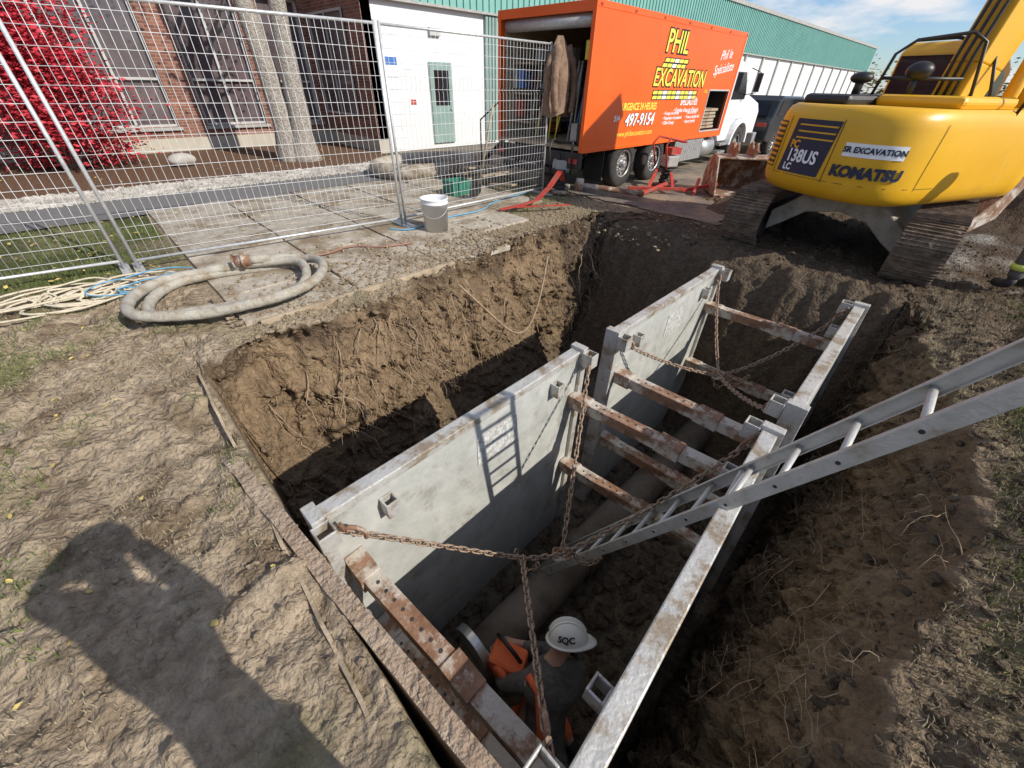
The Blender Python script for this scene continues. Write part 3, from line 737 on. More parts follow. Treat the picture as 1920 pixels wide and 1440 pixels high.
for i in range(3):
    mb=MB(); zz=1.15+i*.5; mb.b2((TX-TW+.07,7.4,zz),(TX-TW+.6,12.8,zz+.03)); mb.obj('shelf',m_wood,bd)
gm=[m_dark,m_wood,m_red,m_concg,m_blue,m_tyel]
for i in range(34):
    mb=MB(); xx=random.choice([random.uniform(-7.5,-7.1),random.uniform(-5.8,-5.55)]); yy=random.uniform(7.3,9.2); zz=random.choice([.95,1.25,1.75,2.2]); sz=(random.uniform(.08,.3),random.uniform(.1,.4),random.uniform(.08,.35)); mb.box((xx,yy,zz+sz[2]/2),sz,Matrix.Rotation(random.uniform(-.3,.3),3,'Z')); mb.obj('stored_case',random.choice(gm),bd,.008)
for i in range(14):
    mb=MB(); xx=random.uniform(-7.3,-5.6); mb.cyl((xx,7.5,.9),(xx+random.uniform(-.2,.2),7.7,2.2),.018,n=6); mb.obj('stored_pole',random.choice(gm),bd)
mb=MB(); mb.b2((xi-.02,hy0,hz0),(xi-.7,hy0+.02,hz1)); mb.b2((xi-.02,hy1-.02,hz0),(xi-.7,hy1,hz1)); mb.b2((xi-.7,hy0,hz0),(xi-.72,hy1,hz1)); mb.b2((xi-.01,hy0+.02,hz0-.02),(xi-.7,hy1-.02,hz0)); mb.obj('tool_compartment',m_black,bd)
for i in range(6):
    mb=MB(); mb.b2((TX-.08-.02*random.random(),hy0+.08,hz0+.03+i*.075),(TX-.6,hy1-.1-random.uniform(0,.2),hz0+.085+i*.075)); mb.obj('stacked_board',m_wood,bd,.004)
mb=MB()
for (a,b) in (((TX+.01,hy0-.03,hz0-.03),(TX-.02,hy1+.03,hz0)),((TX+.01,hy0-.03,hz1),(TX-.02,hy1+.03,hz1+.03)),((TX+.01,hy0-.03,hz0),(TX-.02,hy0,hz1)),((TX+.01,hy1,hz0),(TX-.02,hy1+.03,hz1))): mb.b2(a,b)
mb.obj('compartment_frame',m_galv,bd)
mb=MB()
for xx in (TX-.75,TX-TW+.75): mb.beam((xx,7.1,.68),(xx,15.6,.68),.09,.2)
for yy in (7.4,8.6,10.1,11.5,13): mb.beam((TX-TW+.2,yy,.75),(TX-.15,yy,.75),.08,.08)
mb.obj('chassis',m_dark,T)
mb=MB(); mb.b2((TX-.02,7.02,.5),(TX-TW+.02,7.12,.78)); mb.beam((TX-.3,6.95,.42),(TX-TW+.3,6.95,.42),.1,.1); mb.beam((TX-.5,7.0,.42),(TX-.5,7.0,.75),.07,.07,up=(0,1,0)); mb.obj('rear_bumper',m_dark,T,.01)
for q in (TX-.15,TX-TW+.15):
    mb=MB(); mb.box((q,6.99,.64),(.2,.03,.09)); mb.obj('tail_lamp',m_red,T,.01)
def wheel(par_,x,y,r,wd,side=1):
    mb=MB(); prof=[(r*.56,-wd/2),(r*.86,-wd/2),(r*.97,-wd/2+.03),(r,-wd/2+.07),(r,wd/2-.07),(r*.97,wd/2-.03),(r*.86,wd/2),(r*.56,wd/2)]
    n=32; vs=[];fs=[]
    for j in range(n):
        a=2*math.pi*j/n
        for (q,o) in prof: vs.append((x+o,y+q*math.cos(a),r+q*math.sin(a)))
    k=len(prof)
    for j in range(n):
        for i in range(k): fs.append((j*k+i,j*k+(i+1)%k,((j+1)%n)*k+(i+1)%k,((j+1)%n)*k+i))
    mb.add(vs,fs,0,True); w0=mb.obj('tyre',m_rubber,None)
    mb=MB(); xo=x+side*(wd/2-.05)
    mb.cyl((xo-side*.1,y,r),(xo-side*.02,y,r),r*.57,n=28); mb.tube([(xo+side*.03,y+r*.55*math.cos(a),r+r*.55*math.sin(a)) for a in [2*math.pi*i/28 for i in range(28)]],.018,6,closed=True)
    mb.cyl((xo-side*.02,y,r),(xo+side*.09,y,r),r*.17,r*.12,n=16)
    for i in range(10):
        a=i*.628; mb.cyl((xo-side*.02,y+r*.28*math.cos(a),r+r*.28*math.sin(a)),(xo+side*.02,y+r*.28*math.cos(a),r+r*.28*math.sin(a)),.016,n=6)
        mb.cyl((xo-side*.018,y+r*.42*math.cos(a+.3),r+r*.42*math.sin(a+.3)),(xo-side*.012,y+r*.42*math.cos(a+.3),r+r*.42*math.sin(a+.3)),.034,n=8,mi=1)
    W=bpy.data.objects.new('wheel',None); COL.objects.link(W); W.location=(x,y,r); par(W,par_)
    rm=mb.obj('rim',[m_rim,m_dark],W); par(w0,W)
for yy in (8.65,9.95): wheel(T,TX-.18,yy,.47,.3); wheel(T,TX-TW+.18,yy,.47,.3,-1)
wheel(T,TX-.16,14.75,.47,.27); wheel(T,TX-TW+.16,14.75,.47,.27,-1)
for q in (7.85,10.62):
    mb=MB(); mb.b2((TX-.03,q,.2),(TX-.5,q+.02,.78)); mb.obj('mud_flap',m_black,T)
mb=MB(); mb.b2((TX-.02,10.85,.3),(TX-.5,12.4,.76))
for i in range(14): mb.box((TX-.018,10.95+i*.11,.53),(.01,.03,.4))
mb.obj('side_toolbox',m_rim,T,.01)
mb=MB(); mb.cyl((TX-.32,12.55,.5),(TX-.32,13.35,.5),.25,n=24); mb.obj('fuel_tank',m_rim,T)
mb=MB()
prof=[(13.45,.75),(13.45,2.35),(13.75,2.45),(14.3,2.35),(14.75,1.75),(15.9,1.5),(16.15,1.3),(16.2,.7),(15.35,.7),(15.25,.95),(15.0,1.12),(14.5,1.12),(14.25,.95),(14.15,.6),(13.6,.6)]
mb.prism([(TX-.12,a,b) for a,b in prof],(-TW+.24,0,0)); cb=mb.obj('cab',m_wpaint,T,.04)
mb=MB(); mb.prism([(TX-.10,a,b) for a,b in [(13.7,1.6),(13.7,2.2),(14.25,2.2),(14.6,1.75),(14.6,1.6)]],(-.03,0,0)); mb.obj('side_window',m_glassblk,cb)
mb=MB(); mb.prism([(TX-.3,14.37,2.33),(TX-.3,14.76,1.79),(TX-TW+.3,14.76,1.79),(TX-TW+.3,14.37,2.33)],(0,.012,.01)); mb.obj('windscreen',m_glassblk,cb)
mb=MB(); mb.tube([(TX-.1,14.5,1.7),(TX+.16,14.55,1.75),(TX+.16,14.55,2.2),(TX-.1,14.5,2.3)],.014,6); mb.box((TX+.17,14.53,1.98),(.14,.05,.42)); mb.obj('mirror',m_black,cb,.01)
mb=MB()
arc=[(14.75+.62*math.cos(a),.5+.62*math.sin(a)) for a in [math.pi*i/14 for i in range(15)]]; arc2=[(14.75+.53*math.cos(a),.5+.53*math.sin(a)) for a in [math.pi*i/14 for i in range(14,-1,-1)]]
mb.prism([(TX+.02,a,b) for a,b in arc+arc2],(-.35,0,0)); mb.obj('fender',m_wpaint,cb,.01)
mb=MB(); mb.b2((TX-.05,16.15,.35),(TX-TW+.05,16.4,.72)); mb.obj('front_bumper',m_rim,T,.03)
for q in (.3,.5):
    mb=MB(); mb.b2((TX-.05,13.65,q),(TX-.4,14.15,q+.06)); mb.obj('step',m_rim,T)
mp=lambda y,z,o=.004,rot=0: plane_map((TX+o,y,z),(0,math.cos(rot),math.sin(rot)),(0,-math.sin(rot),math.cos(rot)),(1,0,0))
def outl(b,s,y,z,mt,out,o1,**k):
    text(b,s,mp(y,z,.003),out,bd,off=o1,**k); text(b,s,mp(y,z,.009),mt,bd,off=.006,**k)
outl('PHIL',.5,9.9,2.56,m_tyel,m_tblk,.032,shear=.1,sx=.95)
outl('EXCAVATION',.42,10.35,1.98,m_tyel,m_tblk,.028,shear=.1,sx=.88)
def stripes(y0,y1,z0,rows,skew):
    mb=MB(); mk=MB()
    for r in range(rows):
        zz=z0-r*.085
        n=int((y1-y0)/.2)
        mk.prism([(TX+.003,y0+skew*r-.02,zz-.085),(TX+.003,y1+skew*r+.02,zz-.085),(TX+.003,y1+skew*r+.05,zz+.005),(TX+.003,y0+skew*r+.01,zz+.005)],(.003,0,0))
        for i in range(n):
            a=y0+skew*r+i*(y1-y0)/n; b=a+(y1-y0)/n-.03
            mb.prism([(TX+.0065,a,zz-.07),(TX+.0065,b,zz-.07),(TX+.0065,b+.03,zz-.012),(TX+.0065,a+.03,zz-.012)],(.003,0,0),i%3==2 and 1 or 0)
    mk.obj('stripe_backing',m_tblk,bd); mb.obj('stripe',[m_tyel,m_twht],bd)
stripes(9.5,10.5,2.32,2,-.08)
stripes(9.25,11.25,1.78,2,-.0)
text('inc.',.13,mp(11.75,1.78),m_tyel,bd)
text('Phil le\nSpécialiste',.26,mp(12.4,2.35,.004,.12),m_twht,bd,shear=.3)
text('URGENCE 24 HEURES',.17,mp(8.85,1.5),m_tyel,bd,sx=.82,off=.004)
text('514',.13,mp(8.07,1.31),m_twht,bd,off=.004)
outl('497-9154',.3,8.93,1.27,m_twht,m_tblk,.016,shear=.15,sx=.98)
text('www.philexcavation.com',.14,mp(8.83,1.04),m_tyel,bd)
text('SPÉCIALITÉS:',.17,mp(11.0,1.56),m_twht,bd,off=.003,sx=.9)
text("• Entrées d'eau et d'égouts",.12,mp(10.95,1.41),m_twht,bd,sx=.95,off=.001)
text("• Forage de tunnels\n• Réparation de puisards\n• Câble Omega",.09,mp(9.9,1.27),m_twht,bd,align='LEFT',off=.001)
text("• Test de sondes\n• Travaux de génie civil\n• Rayons Pyramid",.09,mp(10.95,1.27),m_twht,bd,align='LEFT',sx=.9,off=.001)
# ---------------- parked car
def car(x,y,lab):
    e=thing('parked_car',(x,y,0),lab,'car'); L=4.6;W=1.85
    pr=[(-2.3,.45),(-2.3,.95),(-2.15,1.1),(-1.95,1.55),(-1.7,1.68),(.4,1.66),(1.15,1.12),(2.1,.98),(2.3,.75),(2.3,.4),(1.75,.35),(-1.75,.35)]
    mb=MB(); mb.prism([(x+W/2,y+a,b) for a,b in pr],(-W,0,0)); b_=mb.obj('body',m_car,e,.06)
    for sx in (W/2+.003,-W/2-.013):
        for q in ([(-1.85,1.15),(-1.7,1.55),(-.65,1.58),(-.65,1.12)],[(-.58,1.12),(-.58,1.58),(.35,1.57),(.95,1.12)]):
            mb=MB(); mb.prism([(x+sx,y+a,b) for a,b in q],(.01,0,0)); mb.obj('window',m_glassblk,b_)
    mb=MB(); mb.prism([(x+s*.7,y-2.32+o,z) for s,o,z in ((-1,.12,1.14),(1,.12,1.14),(.9,.32,1.52),(-.9,.32,1.52))],(0,-.02,.01)); mb.obj('window',m_glassblk,b_)
    for sy in (-1.45,1.45):
        for s in (1,-1): wheel(e,x+s*(W/2-.1),y+sy,.34,.22,s)
    for q in (W/2-.25,-W/2+.25):
        mb=MB(); mb.box((x+q,y-2.3,.9),(.3,.04,.12)); mb.obj('tail_lamp',m_red,e,.01)
    mb=MB(); mb.box((x,y-2.32,.62),(.5,.03,.14)); mb.obj('number_plate',m_twht,e)
car(-6.1,19.1,'charcoal grey SUV parked beyond the orange truck')
car(-3.0,31,'dark parked car further down the yard')
# ---------------- excavator
psi=math.radians(24); F=V((math.sin(psi),math.cos(psi),0)); RT=V((math.cos(psi),-math.sin(psi),0)); CX=V((-.84,7.5,0))
E=thing('excavator',(-.9,8.1,0),'yellow crawler excavator straddling the far end of the trench','excavator')
UP=V((0,0,1))
def W(f,r,z): return CX+F*f+RT*r+UP*z
for xc in (-1.93,.06):
    mb=MB(); y0,y1=6.55,9.9; r=.34; zc=.33; path=[]
    for i in range(60):
        s=i/60; Lf=(y1-y0-2*r); per=2*Lf+2*math.pi*r; d=s*per
        if d<Lf: path.append((y0+r+d,zc+r,0))
        elif d<Lf+math.pi*r: a=(d-Lf)/r; path.append((y1-r+r*math.sin(a),zc+r*math.cos(a),-a))
        elif d<2*Lf+math.pi*r: path.append((y1-r-(d-Lf-math.pi*r),zc-r,-math.pi))
        else: a=(d-2*Lf-math.pi*r)/r; path.append((y0+r-r*math.sin(a),zc-r*math.cos(a),-math.pi-a))
    for (yy,zz,a) in path:
        R=Matrix.Rotation(a,3,'X'); mb.box((xc,yy,zz),(.5,.135,.03),R)
        for o in (-.05,0,.05): mb.box(V((xc,yy,zz))+R@V((0,o,.025)),(.5,.012,.03),R)
        for _ in range(2):
            o=V((random.uniform(-.24,.24),random.uniform(-.05,.05),.03)); mb.ell(V((xc,yy,zz))+R@o,(random.uniform(.01,.04),random.uniform(.01,.03),.012),6,4,R,jit=.3)
    mb.obj('track',m_track,E)
    mb=MB(); mb.b2((xc-.14,y0+.35,.15),(xc+.14,y1-.35,.5))
    for i in range(6): mb.cyl((xc-.18,y0+.5+i*.45,.14),(xc+.18,y0+.5+i*.45,.14),.1,n=14)
    mb.cyl((xc-.16,y0+.36,.33),(xc+.16,y0+.36,.33),.27,n=20); mb.cyl((xc-.16,y1-.36,.33),(xc+.16,y1-.36,.33),.27,n=20)
    mb.obj('track_frame',m_dark,E,.01)
mb=MB()
arch=[(-1.72,.18),(-1.72,.45),(-1.35,.72),(-.95,.8),(-.5,.72),(-.15,.45),(-.15,.18),(-.35,.3),(-.6,.5),(-.93,.57),(-1.3,.5),(-1.55,.3)]
mb.prism([(a,7.0,b) for a,b in arch],(0,2.4,0)); mb.cyl((-.93,8.0,.72),(-.93,8.0,.88),.6,n=30); mb.obj('car_body',m_body,E,.02)
NB=60; HW=.9
ol=[]
for i in range(8): ol.append((1.35-i*1.35/8,-HW))
for i in range(NB+1):
    a=-math.pi/2+math.pi*i/NB; s_,c_=math.sin(a),math.cos(a)
    ol.append((-1.28*abs(c_)**.36,HW*math.copysign(abs(s_)**.9,s_)))
for i in range(1,9): ol.append((i*1.35/8,HW))
SL=[0]
for a,b in zip(ol,ol[1:]): SL.append(SL[-1]+math.hypot(a[0]-b[0],a[1]-b[1]))
def OP(s,z,off=0,shr=0):
    s=min(max(s,0),SL[-1]-1e-4); j=0
    while j<len(SL)-2 and SL[j+1]<s: j+=1
    a,b=ol[j],ol[j+1]; t=(s-SL[j])/(SL[j+1]-SL[j]); f=lerp(a[0],b[0],t); r=lerp(a[1],b[1],t)
    a0=ol[max(0,j-1)];b0=ol[min(len(ol)-1,j+2)]; df=b0[0]-a0[0];dr=b0[1]-a0[1]; l=math.hypot(df,dr); nf,nr_=-dr/l,df/l
    return W(f+nf*off*1.0,r+nr_*off,z)
def ring(z,sh):
    return [W((f*(1-sh) if f<0 else f-sh*.3),r*(1-sh),z) for f,r in ol]
mb=MB(); levels=[(.80,.10),(.83,.05),(.9,.015),(.99,0),(1.55,0),(1.62,.01),(1.69,.035),(1.72,.08)]
rings=[ring(z,s) for z,s in levels]; n=len(ol); vs=[q for r_ in rings for q in r_]
fs=[(i*n+j,i*n+(j+1)%n,(i+1)*n+(j+1)%n,(i+1)*n+j) for i in range(len(levels)-1) for j in range(n)]
mb.add(vs,fs,0,True); mb.add(rings[0],[tuple(range(n))[::-1]]); mb.add(rings[-1],[tuple(range(n))])
hs=mb.obj('counterweight_body',m_yellow,E)
mid=SL[-1]/2
sgn=1 if (OP(mid,1,1)-OP(mid,1,0)).dot(-F)>0 else -1
def patch(s0,s1,z0,z1,off,mt,name,skew=0,par_=hs):
    mb=MB(); k=14; vs=[]
    for i in range(k+1):
        s=lerp(s0,s1,i/k); vs.append(OP(s,z0,sgn*off)); vs.append(OP(s+skew,z1,sgn*off))
    mb.add(vs,[(2*i,2*i+2,2*i+3,2*i+1) for i in range(k)],0,True); return mb.obj(name,mt,par_)
patch(mid-.42,mid+.16,1.02,1.58,.005,m_navy,'decal_panel',.05)
for i in range(3): patch(mid-.31,mid+.18,1.385+i*.065,1.40+i*.065,.009,m_yellow,'decal_stripe',.01)
patch(mid-.90,mid-.54,1.04,1.54,.003,m_dark,'grille_backing')
mb=MB()
for i in range(9):
    z=1.07+i*.055
    for k in range(8):
        s=mid-.89+k*.043
        a,b=OP(s,z,sgn*.010),OP(s+.043,z,sgn*.010); mb.beam(a,b,.012,.024)
mb.obj('grille',m_yellow,hs)
for s in (mid+.22,mid-.97,mid-.49,mid+1.2): patch(s,s+.008,.98,1.60,.004,m_black,'panel_seam')
patch(mid-1.5,mid+1.5,.995,1.0,.004,m_black,'panel_seam')
cm=lambda s0,z0,o=.012:(lambda x,y,z:OP(s0+x,z0+y,sgn*(o+max(z,0))))
text('PC',.11,cm(mid-.27,1.32),m_torg,hs,off=.004); text('138US',.185,cm(mid-.12,1.2),m_twht,hs,off=.005,sx=.84); text('LC',.1,cm(mid-.27,1.08),m_twht,hs,off=.004)
text('KOMATSU',.145,cm(mid+.62,1.12),m_navy,hs,off=.009,sx=.98)
patch(mid+.33,mid+.90,1.27,1.40,.006,m_twht,'decal_panel'); text('SR EXCAVATION',.075,cm(mid+.615,1.335),m_navy,hs,off=.003)
Rz=Matrix.Rotation(-psi,3,'Z')
mb=MB(); mb.box(W(-.55,-.45,1.76),(.6,.6,.12),Rz); mb.obj('engine_hood',m_black,E,.05)
mb=MB(); mb.box(W(.1,.3,1.77),(.9,1.0,.12),Rz); mb.obj('engine_cover',m_yellow,E,.05)
mb=MB(); mb.cyl(W(-.5,-.35,1.8),W(-.5,-.35,1.98),.045); mb.ell(W(-.5,-.35,1.98),(.12,.1,.06)); mb.obj('exhaust',m_black,E)
mb=MB(); mb.ell(W(-.1,.0,2.05),(.13,.10,.09)); mb.cyl(W(-.1,.0,1.8),W(-.1,.0,2.02),.035); mb.obj('air_cleaner',m_black,E)
def rail(pts):
    mb=MB(); mb.tube([W(q[0],q[1]-.22,q[2]) for q in pts],.017,8); mb.obj('handrail',m_black,E)
rail([(-.35,-.05,1.7),(-.3,0,2.2),(-.2,.1,2.32),(.1,.45,2.38),(.2,.55,2.3),(.3,.7,1.6)])
rail([(-.2,.1,2.32),(.3,.2,2.36),(.5,.5,2.3),(.45,.8,1.7)]); rail([(-.32,-.02,1.98),(.15,.55,1.98)])
rail([(.4,1.07,1.6),(.4,1.12,2.0),(1.2,1.1,1.95),(1.3,1.05,1.2)])
mb=MB(); cr=.02
pr=[(.5,1.0),(.5,2.25),(.62,2.36),(1.3,2.34),(1.65,2.1),(1.75,1.3),(1.65,.95)]
mb.prism([W(a,cr,b) for a,b in pr],RT*-.72); cbx=mb.obj('cab',m_yellow,E,.04)
mb=MB(); mb.prism([W(a,cr+.006,b) for a,b in [(.6,1.6),(.6,2.17),(.72,2.26),(1.25,2.24),(1.53,2.02),(1.6,1.6)]],RT*.01); mb.obj('cab_window',m_glassblk,cbx)
mb=MB(); mb.prism([W(.494,cr-.05,1.62),W(.494,cr-.05,2.22),W(.494,cr-.67,2.22),W(.494,cr-.67,1.62)],F*-.01); mb.obj('cab_window',m_glassblk,cbx)
mb=MB(); mb.box(W(1.05,.58,1.3),(.55,.75,.85),Rz); mb.obj('fuel_tank',m_yellow,E,.05)
def slabbeam(mb,pts,hw,vec,hwid=.17):
    pts=[V(q) for q in pts]; top=[];bot=[]
    for i,q in enumerate(pts):
        t=(pts[min(i+1,len(pts)-1)]-pts[max(0,i-1)]).normalized(); nrm=t.cross(V(vec)).normalized(); top.append(q+nrm*hw[i]); bot.append(q-nrm*hw[i])
    off=V(vec).normalized()*hwid
    for i in range(len(pts)-1): mb.prism([top[i]-off,top[i+1]-off,bot[i+1]-off,bot[i]-off],off*2)
mb=MB(); slabbeam(mb,[W(.4,.2,1.35),W(.5,.2,2.1),W(.65,.2,3.0),W(1.3,.2,4.5),W(2.4,.2,5.5)],[.2,.25,.29,.33,.2],RT,.15); bm=mb.obj('boom',m_yellow,E,.015)
for o in (-.08,0,.08):
    mb=MB(); mb.tube([W(.2,.2+o,1.7),W(.2,.2+o,2.2),W(.32,.2+o,3.0),W(.9,.2+o,4.6)],.018,6); mb.obj('hydraulic_hose',m_black,bm)
for r_ in (-.02,.42):
    mb=MB(); mb.cyl(W(1.1,r_,1.2),W(1.0,r_,2.5),.07,n=16,mi=0); mb.cyl(W(1.0,r_,2.5),W(.9,r_,3.4),.04,n=12,mi=1); mb.obj('hydraulic_ram',[m_yellow,m_rim],E)
mb=MB(); slabbeam(mb,[W(2.4,.35,5.6),W(2.2,.35,4.2),W(1.75,.4,2.4),W(1.65,.4,1.4)],[.16,.26,.18,.12],RT,.13); mb.obj('arm',m_yellow,E,.015)
mb=MB(); mb.tube([W(1.5,.55,1.3),W(1.6,.55,2.4),W(2.05,.5,4.0)],.022,8); mb.obj('hydraulic_hose',m_black,E)
mb=MB(); mb.prism([W(a,.05,b) for a,b in [(1.45,1.4),(1.85,1.35),(2.15,.9),(1.95,.45),(1.45,.3),(1.35,.45),(1.75,.75),(1.55,1.1)]],RT*.65); mb.obj('bucket',m_rust,E,.01)
# ---------------- small things
def pail(x,y,z,s=1.27):
    e=thing('bucket_pail',(x,y,z),'white plastic five gallon pail standing on slabs','bucket'); mb=MB(); n=32
    pr=[(.0,.01),(.132,.01),(.135,.0),(.152,.3),(.158,.3),(.158,.315),(.154,.32),(.156,.345),(.16,.35),(.16,.362),(.153,.362),(.148,.34),(.13,.03),(0,.03)]
    vs=[(x+s*q*math.cos(2*math.pi*j/n),y+s*q*math.sin(2*math.pi*j/n),z+s*h) for j in range(n) for q,h in pr]; k=len(pr)
    mb.add(vs,[(j*k+i,((j+1)%n)*k+i,((j+1)%n)*k+i+1,j*k+i+1) for j in range(n) for i in range(k-1)],0,True); mb.obj('shell',m_pail,e)
    mb=MB(); mb.tube([(x+s*.163*math.cos(a),y+s*.163*math.sin(a),z+s*(.31-.14*math.sin((a+2.3)))) for a in [-2.3+math.pi*i/16 for i in range(17)]],.003,5); mb.obj('handle',m_galv,e)
pail(-5.25,3.55,.025)
pts=[]
for i in range(150):
    t=i/149; a=t*2*math.pi*2.1+2.2; r=.86-.16*math.sin(t*6)-.22*t; pts.append((-4.75+r*.78*math.cos(a)+.07*math.sin(3*a),.62+r*1.08*math.sin(a)+.1*t,.05+.09*t+.05*abs(math.sin(a*1.3))*(1 if t>.4 else .2)))
rs=[.047+(.0035 if i%2 else 0) for i in range(len(pts))]
e=thing('suction_hose',(-4.8,.6,0),'thick muddy suction hose coiled on the soil and slabs','hose')
mb=MB(); mb.tube(pts,rs,12); mb.obj('hose',m_hose,e)
for (q0,q1) in ((pts[0],pts[1]),(pts[-1],pts[-2])):
    mb=MB(); q=V(q0); d=(V(q0)-V(q1)).normalized(); mb.cyl(q-d*.02,q+d*.14,.06,n=16); mb.cyl(q+d*.04,q+d*.07,.085,n=16); mb.cyl(q+d*.14,q+d*.16,.075,n=16); mb.obj('coupling',m_rust,e)
def tangle(name,mt,cx,cy,rx,ry,n,r,lab,h=.1):
    pts=[];a=0
    for i in range(n):
        a+=.35+random.uniform(-.15,.15); q=.55+.45*math.sin(i*.083+1); pts.append((cx+rx*q*math.cos(a)+rx*.5*math.sin(i*.031),cy+ry*q*math.sin(a)+ry*.5*math.cos(i*.023),hfun(cx,cy)+.02+h*abs(N(i*.11,2))))
    out=[]
    for i in range(len(pts)-1):
        for k in range(3): out.append(V(pts[i]).lerp(V(pts[i+1]),k/3))
    for _ in range(3): out=[out[0]]+[(out[i-1]+out[i]*2+out[i+1])/4 for i in range(1,len(out)-1)]+[out[-1]]
    mb=MB(); mb.tube(out,r,6); mb.obj(name,mt,label=lab,cat='rope')
tangle('rope',m_rope,-5.7,-.55,.32,.6,280,.010,'tangled heap of pale rope beside the fence')
tangle('thin_rope',m_brope,-5.55,-.25,.3,.5,60,.006,'thin blue cord lying among the pale rope')
def line(name,pts,r,mt,lab,cat):
    out=[V(q) for q in pts]
    for _ in range(3):
        o=[out[0]]
        for a,b in zip(out,out[1:]): o+=[a.lerp(b,.25),a.lerp(b,.75)]
        out=o+[out[-1]]
    mb=MB(); mb.tube(out,r,6); mb.obj(name,mt,label=lab,cat=cat)
line('air_hose',[(-5.5,1.4,.045),(-5.2,1.8,.045),(-5.4,2.2,.04),(-5.0,2.5,.045),(-4.9,2.9,.05)],.010,m_brownh,'thin reddish air hose snaking over the slabs','hose')
line('water_hose',[(-5.7,3.0,.04),(-5.4,3.2,.045),(-5.7,3.9,.04),(-5.6,4.8,.04),(-6.0,5.3,.03),(-6.2,6.5,.03)],.009,m_brope,'thin blue hose lying beside the fence foot','hose')
line('rope_end',[(-5.6,-1.7,.06),(-5.0,-1.3,.06),(-4.6,-1.5,.05),(-4.0,-1.2,.06),(-3.7,-1.45,.05),(-3.2,-1.2,.06)],.007,m_rope,'frayed rope end lying across bare soil','rope')
e=thing('ratchet_strap',(-5.3,5.6,0),'red flat lifting strap draped over soil','strap')
mb=MB(); P=[(-5.45,5.05,.05),(-5.32,5.4,.09),(-5.36,5.9,.1),(-5.4,6.3,.28),(-5.5,6.7,.5),(-5.55,6.85,.3)]
for a,b in zip(P,P[1:]): mb.beam(a,b,.11,.012)
mb.obj('webbing',m_red,e)
mb=MB(); P=[(-5.3,5.3,.08),(-5.0,5.7,.1),(-4.8,6.2,.08)]
for a,b in zip(P,P[1:]): mb.beam(a,b,.07,.012)
mb.obj('webbing',m_red,e)
def compactor(x,y,lab,rot=0,red=True):
    e=thing('compactor',(x,y,0),lab,'compactor','soil compactors'); R=Matrix.Rotation(rot,3,'Z'); o=V((x,y,0)); G=lambda a,b,c:o+R@V((a,b,c))
    mb=MB(); mb.box(G(0,0,.05),(.3,.34,.05),R); mb.prism([G(-.15,.17,.03),G(-.15,.3,.12),G(-.15,.3,.14),G(-.15,.17,.08)],R@V((.3,0,0))); mb.obj('foot_plate',m_rust,e,.01)
    mb=MB()
    for i in range(9): mb.cyl(G(0,0.02*i*.4,.09+i*.035),G(0,.02*i*.4,.125+i*.035),.11 if i%2 else .085,n=16)
    mb.obj('bellows',m_dark,e)
    mb=MB(); mb.box(G(0,.06,.52),(.26,.3,.22),R); mb.cyl(G(-.2,.06,.52),G(-.1,.06,.52),.12,n=18); mb.obj('engine',m_concg,e,.03)
    mb=MB(); mb.tube([G(-.2,-.15,.4),G(-.22,-.3,.85),G(-.2,-.2,.98),G(-.18,.25,.9),G(0,.32,.88),G(.18,.25,.9),G(.2,-.2,.98),G(.22,-.3,.85),G(.2,-.15,.4)],.02,8); mb.box(G(0,.1,.72),(.22,.26,.12),R); mb.obj('handle',m_red if red else m_dark,e)
compactor(-5.75,7.05,'muddy dark handled soil compactor standing behind the truck',.5,False)
compactor(-4.75,9.5,'grey engined soil compactor standing beside truck wheels',-.4)
e=thing('steel_stand',(-4.6,9.0,0),'low red steel stand lying on muddy ground','stand')
mb=MB()
for a,b in (((-4.9,8.3,.1),(-4.0,9.0,.12)),((-4.6,8.6,.1),(-4.9,9.4,.35)),((-4.2,8.9,.12),(-4.6,9.5,.3)),((-4.5,8.1,.05),(-4.4,9.0,.18))): mb.beam(a,b,.06,.06)
mb.obj('frame',m_red,e,.005)
e=thing('steel_stand',(-3.9,9.6,0),'small red steel leg frame lying on mud','stand')
mb=MB()
for a,b in (((-4.1,9.2,.06),(-3.6,9.7,.2)),((-3.8,9.1,.06),(-4.1,9.9,.2))): mb.beam(a,b,.06,.06)
mb.obj('frame',m_red,e,.005)
mb=MB(); mb.cyl((-5.35,7.15,.22),(-4.35,8.0,.1),.05,n=14); mb.cyl((-5.4,7.1,.23),(-5.3,7.2,.22),.12,n=18); mb.obj('steel_pipe',m_rust,label='short steel pipe with flange lying on soil',cat='pipe')
e=thing('digging_bucket',(-3.2,10.4,0),'rusty toothed digging bucket lying on the ground','excavator bucket')
bx,by=-3.3,9.9; R=Matrix.Rotation(-.9,3,'Z'); G=lambda a,b,c:V((bx,by,0))+R@V((a,b,c))
full=[(-.55,.05),(-.62,.3),(-.5,.6),(-.25,.75),(.1,.72),(.1,.69),(-.24,.71),(-.47,.58),(-.58,.3),(-.52,.08),(.5,.08),(.5,.05)]
mb=MB(); mb.prism([G(a,-.5,c) for a,c in full],R@V((0,1.0,0)))
for sy in (-.53,.5): mb.prism([G(a,sy,c) for a,c in [(-.55,.05),(-.62,.3),(-.5,.6),(-.25,.75),(.1,.72),(.5,.05)]],R@V((0,.03,0)))
mb.obj('shell',m_rust,e,.006)
for sy in (-.4,-.13,.13,.4):
    mb=MB(); mb.prism([G(.48,sy-.05,.09),G(.72,sy-.02,.06),G(.48,sy-.05,.03)],R@V((0,.08,0))); mb.obj('tooth',m_rust,e)
for sy in (-.2,.17):
    mb=MB(); mb.prism([G(-.5,sy,.55),G(-.45,sy,.9),G(-.3,sy,.98),G(-.15,sy,.85),G(0,sy,.98),G(.1,sy,.85),G(.05,sy,.7)],R@V((0,.04,0))); mb.obj('mounting_ear',m_rust,e,.005)
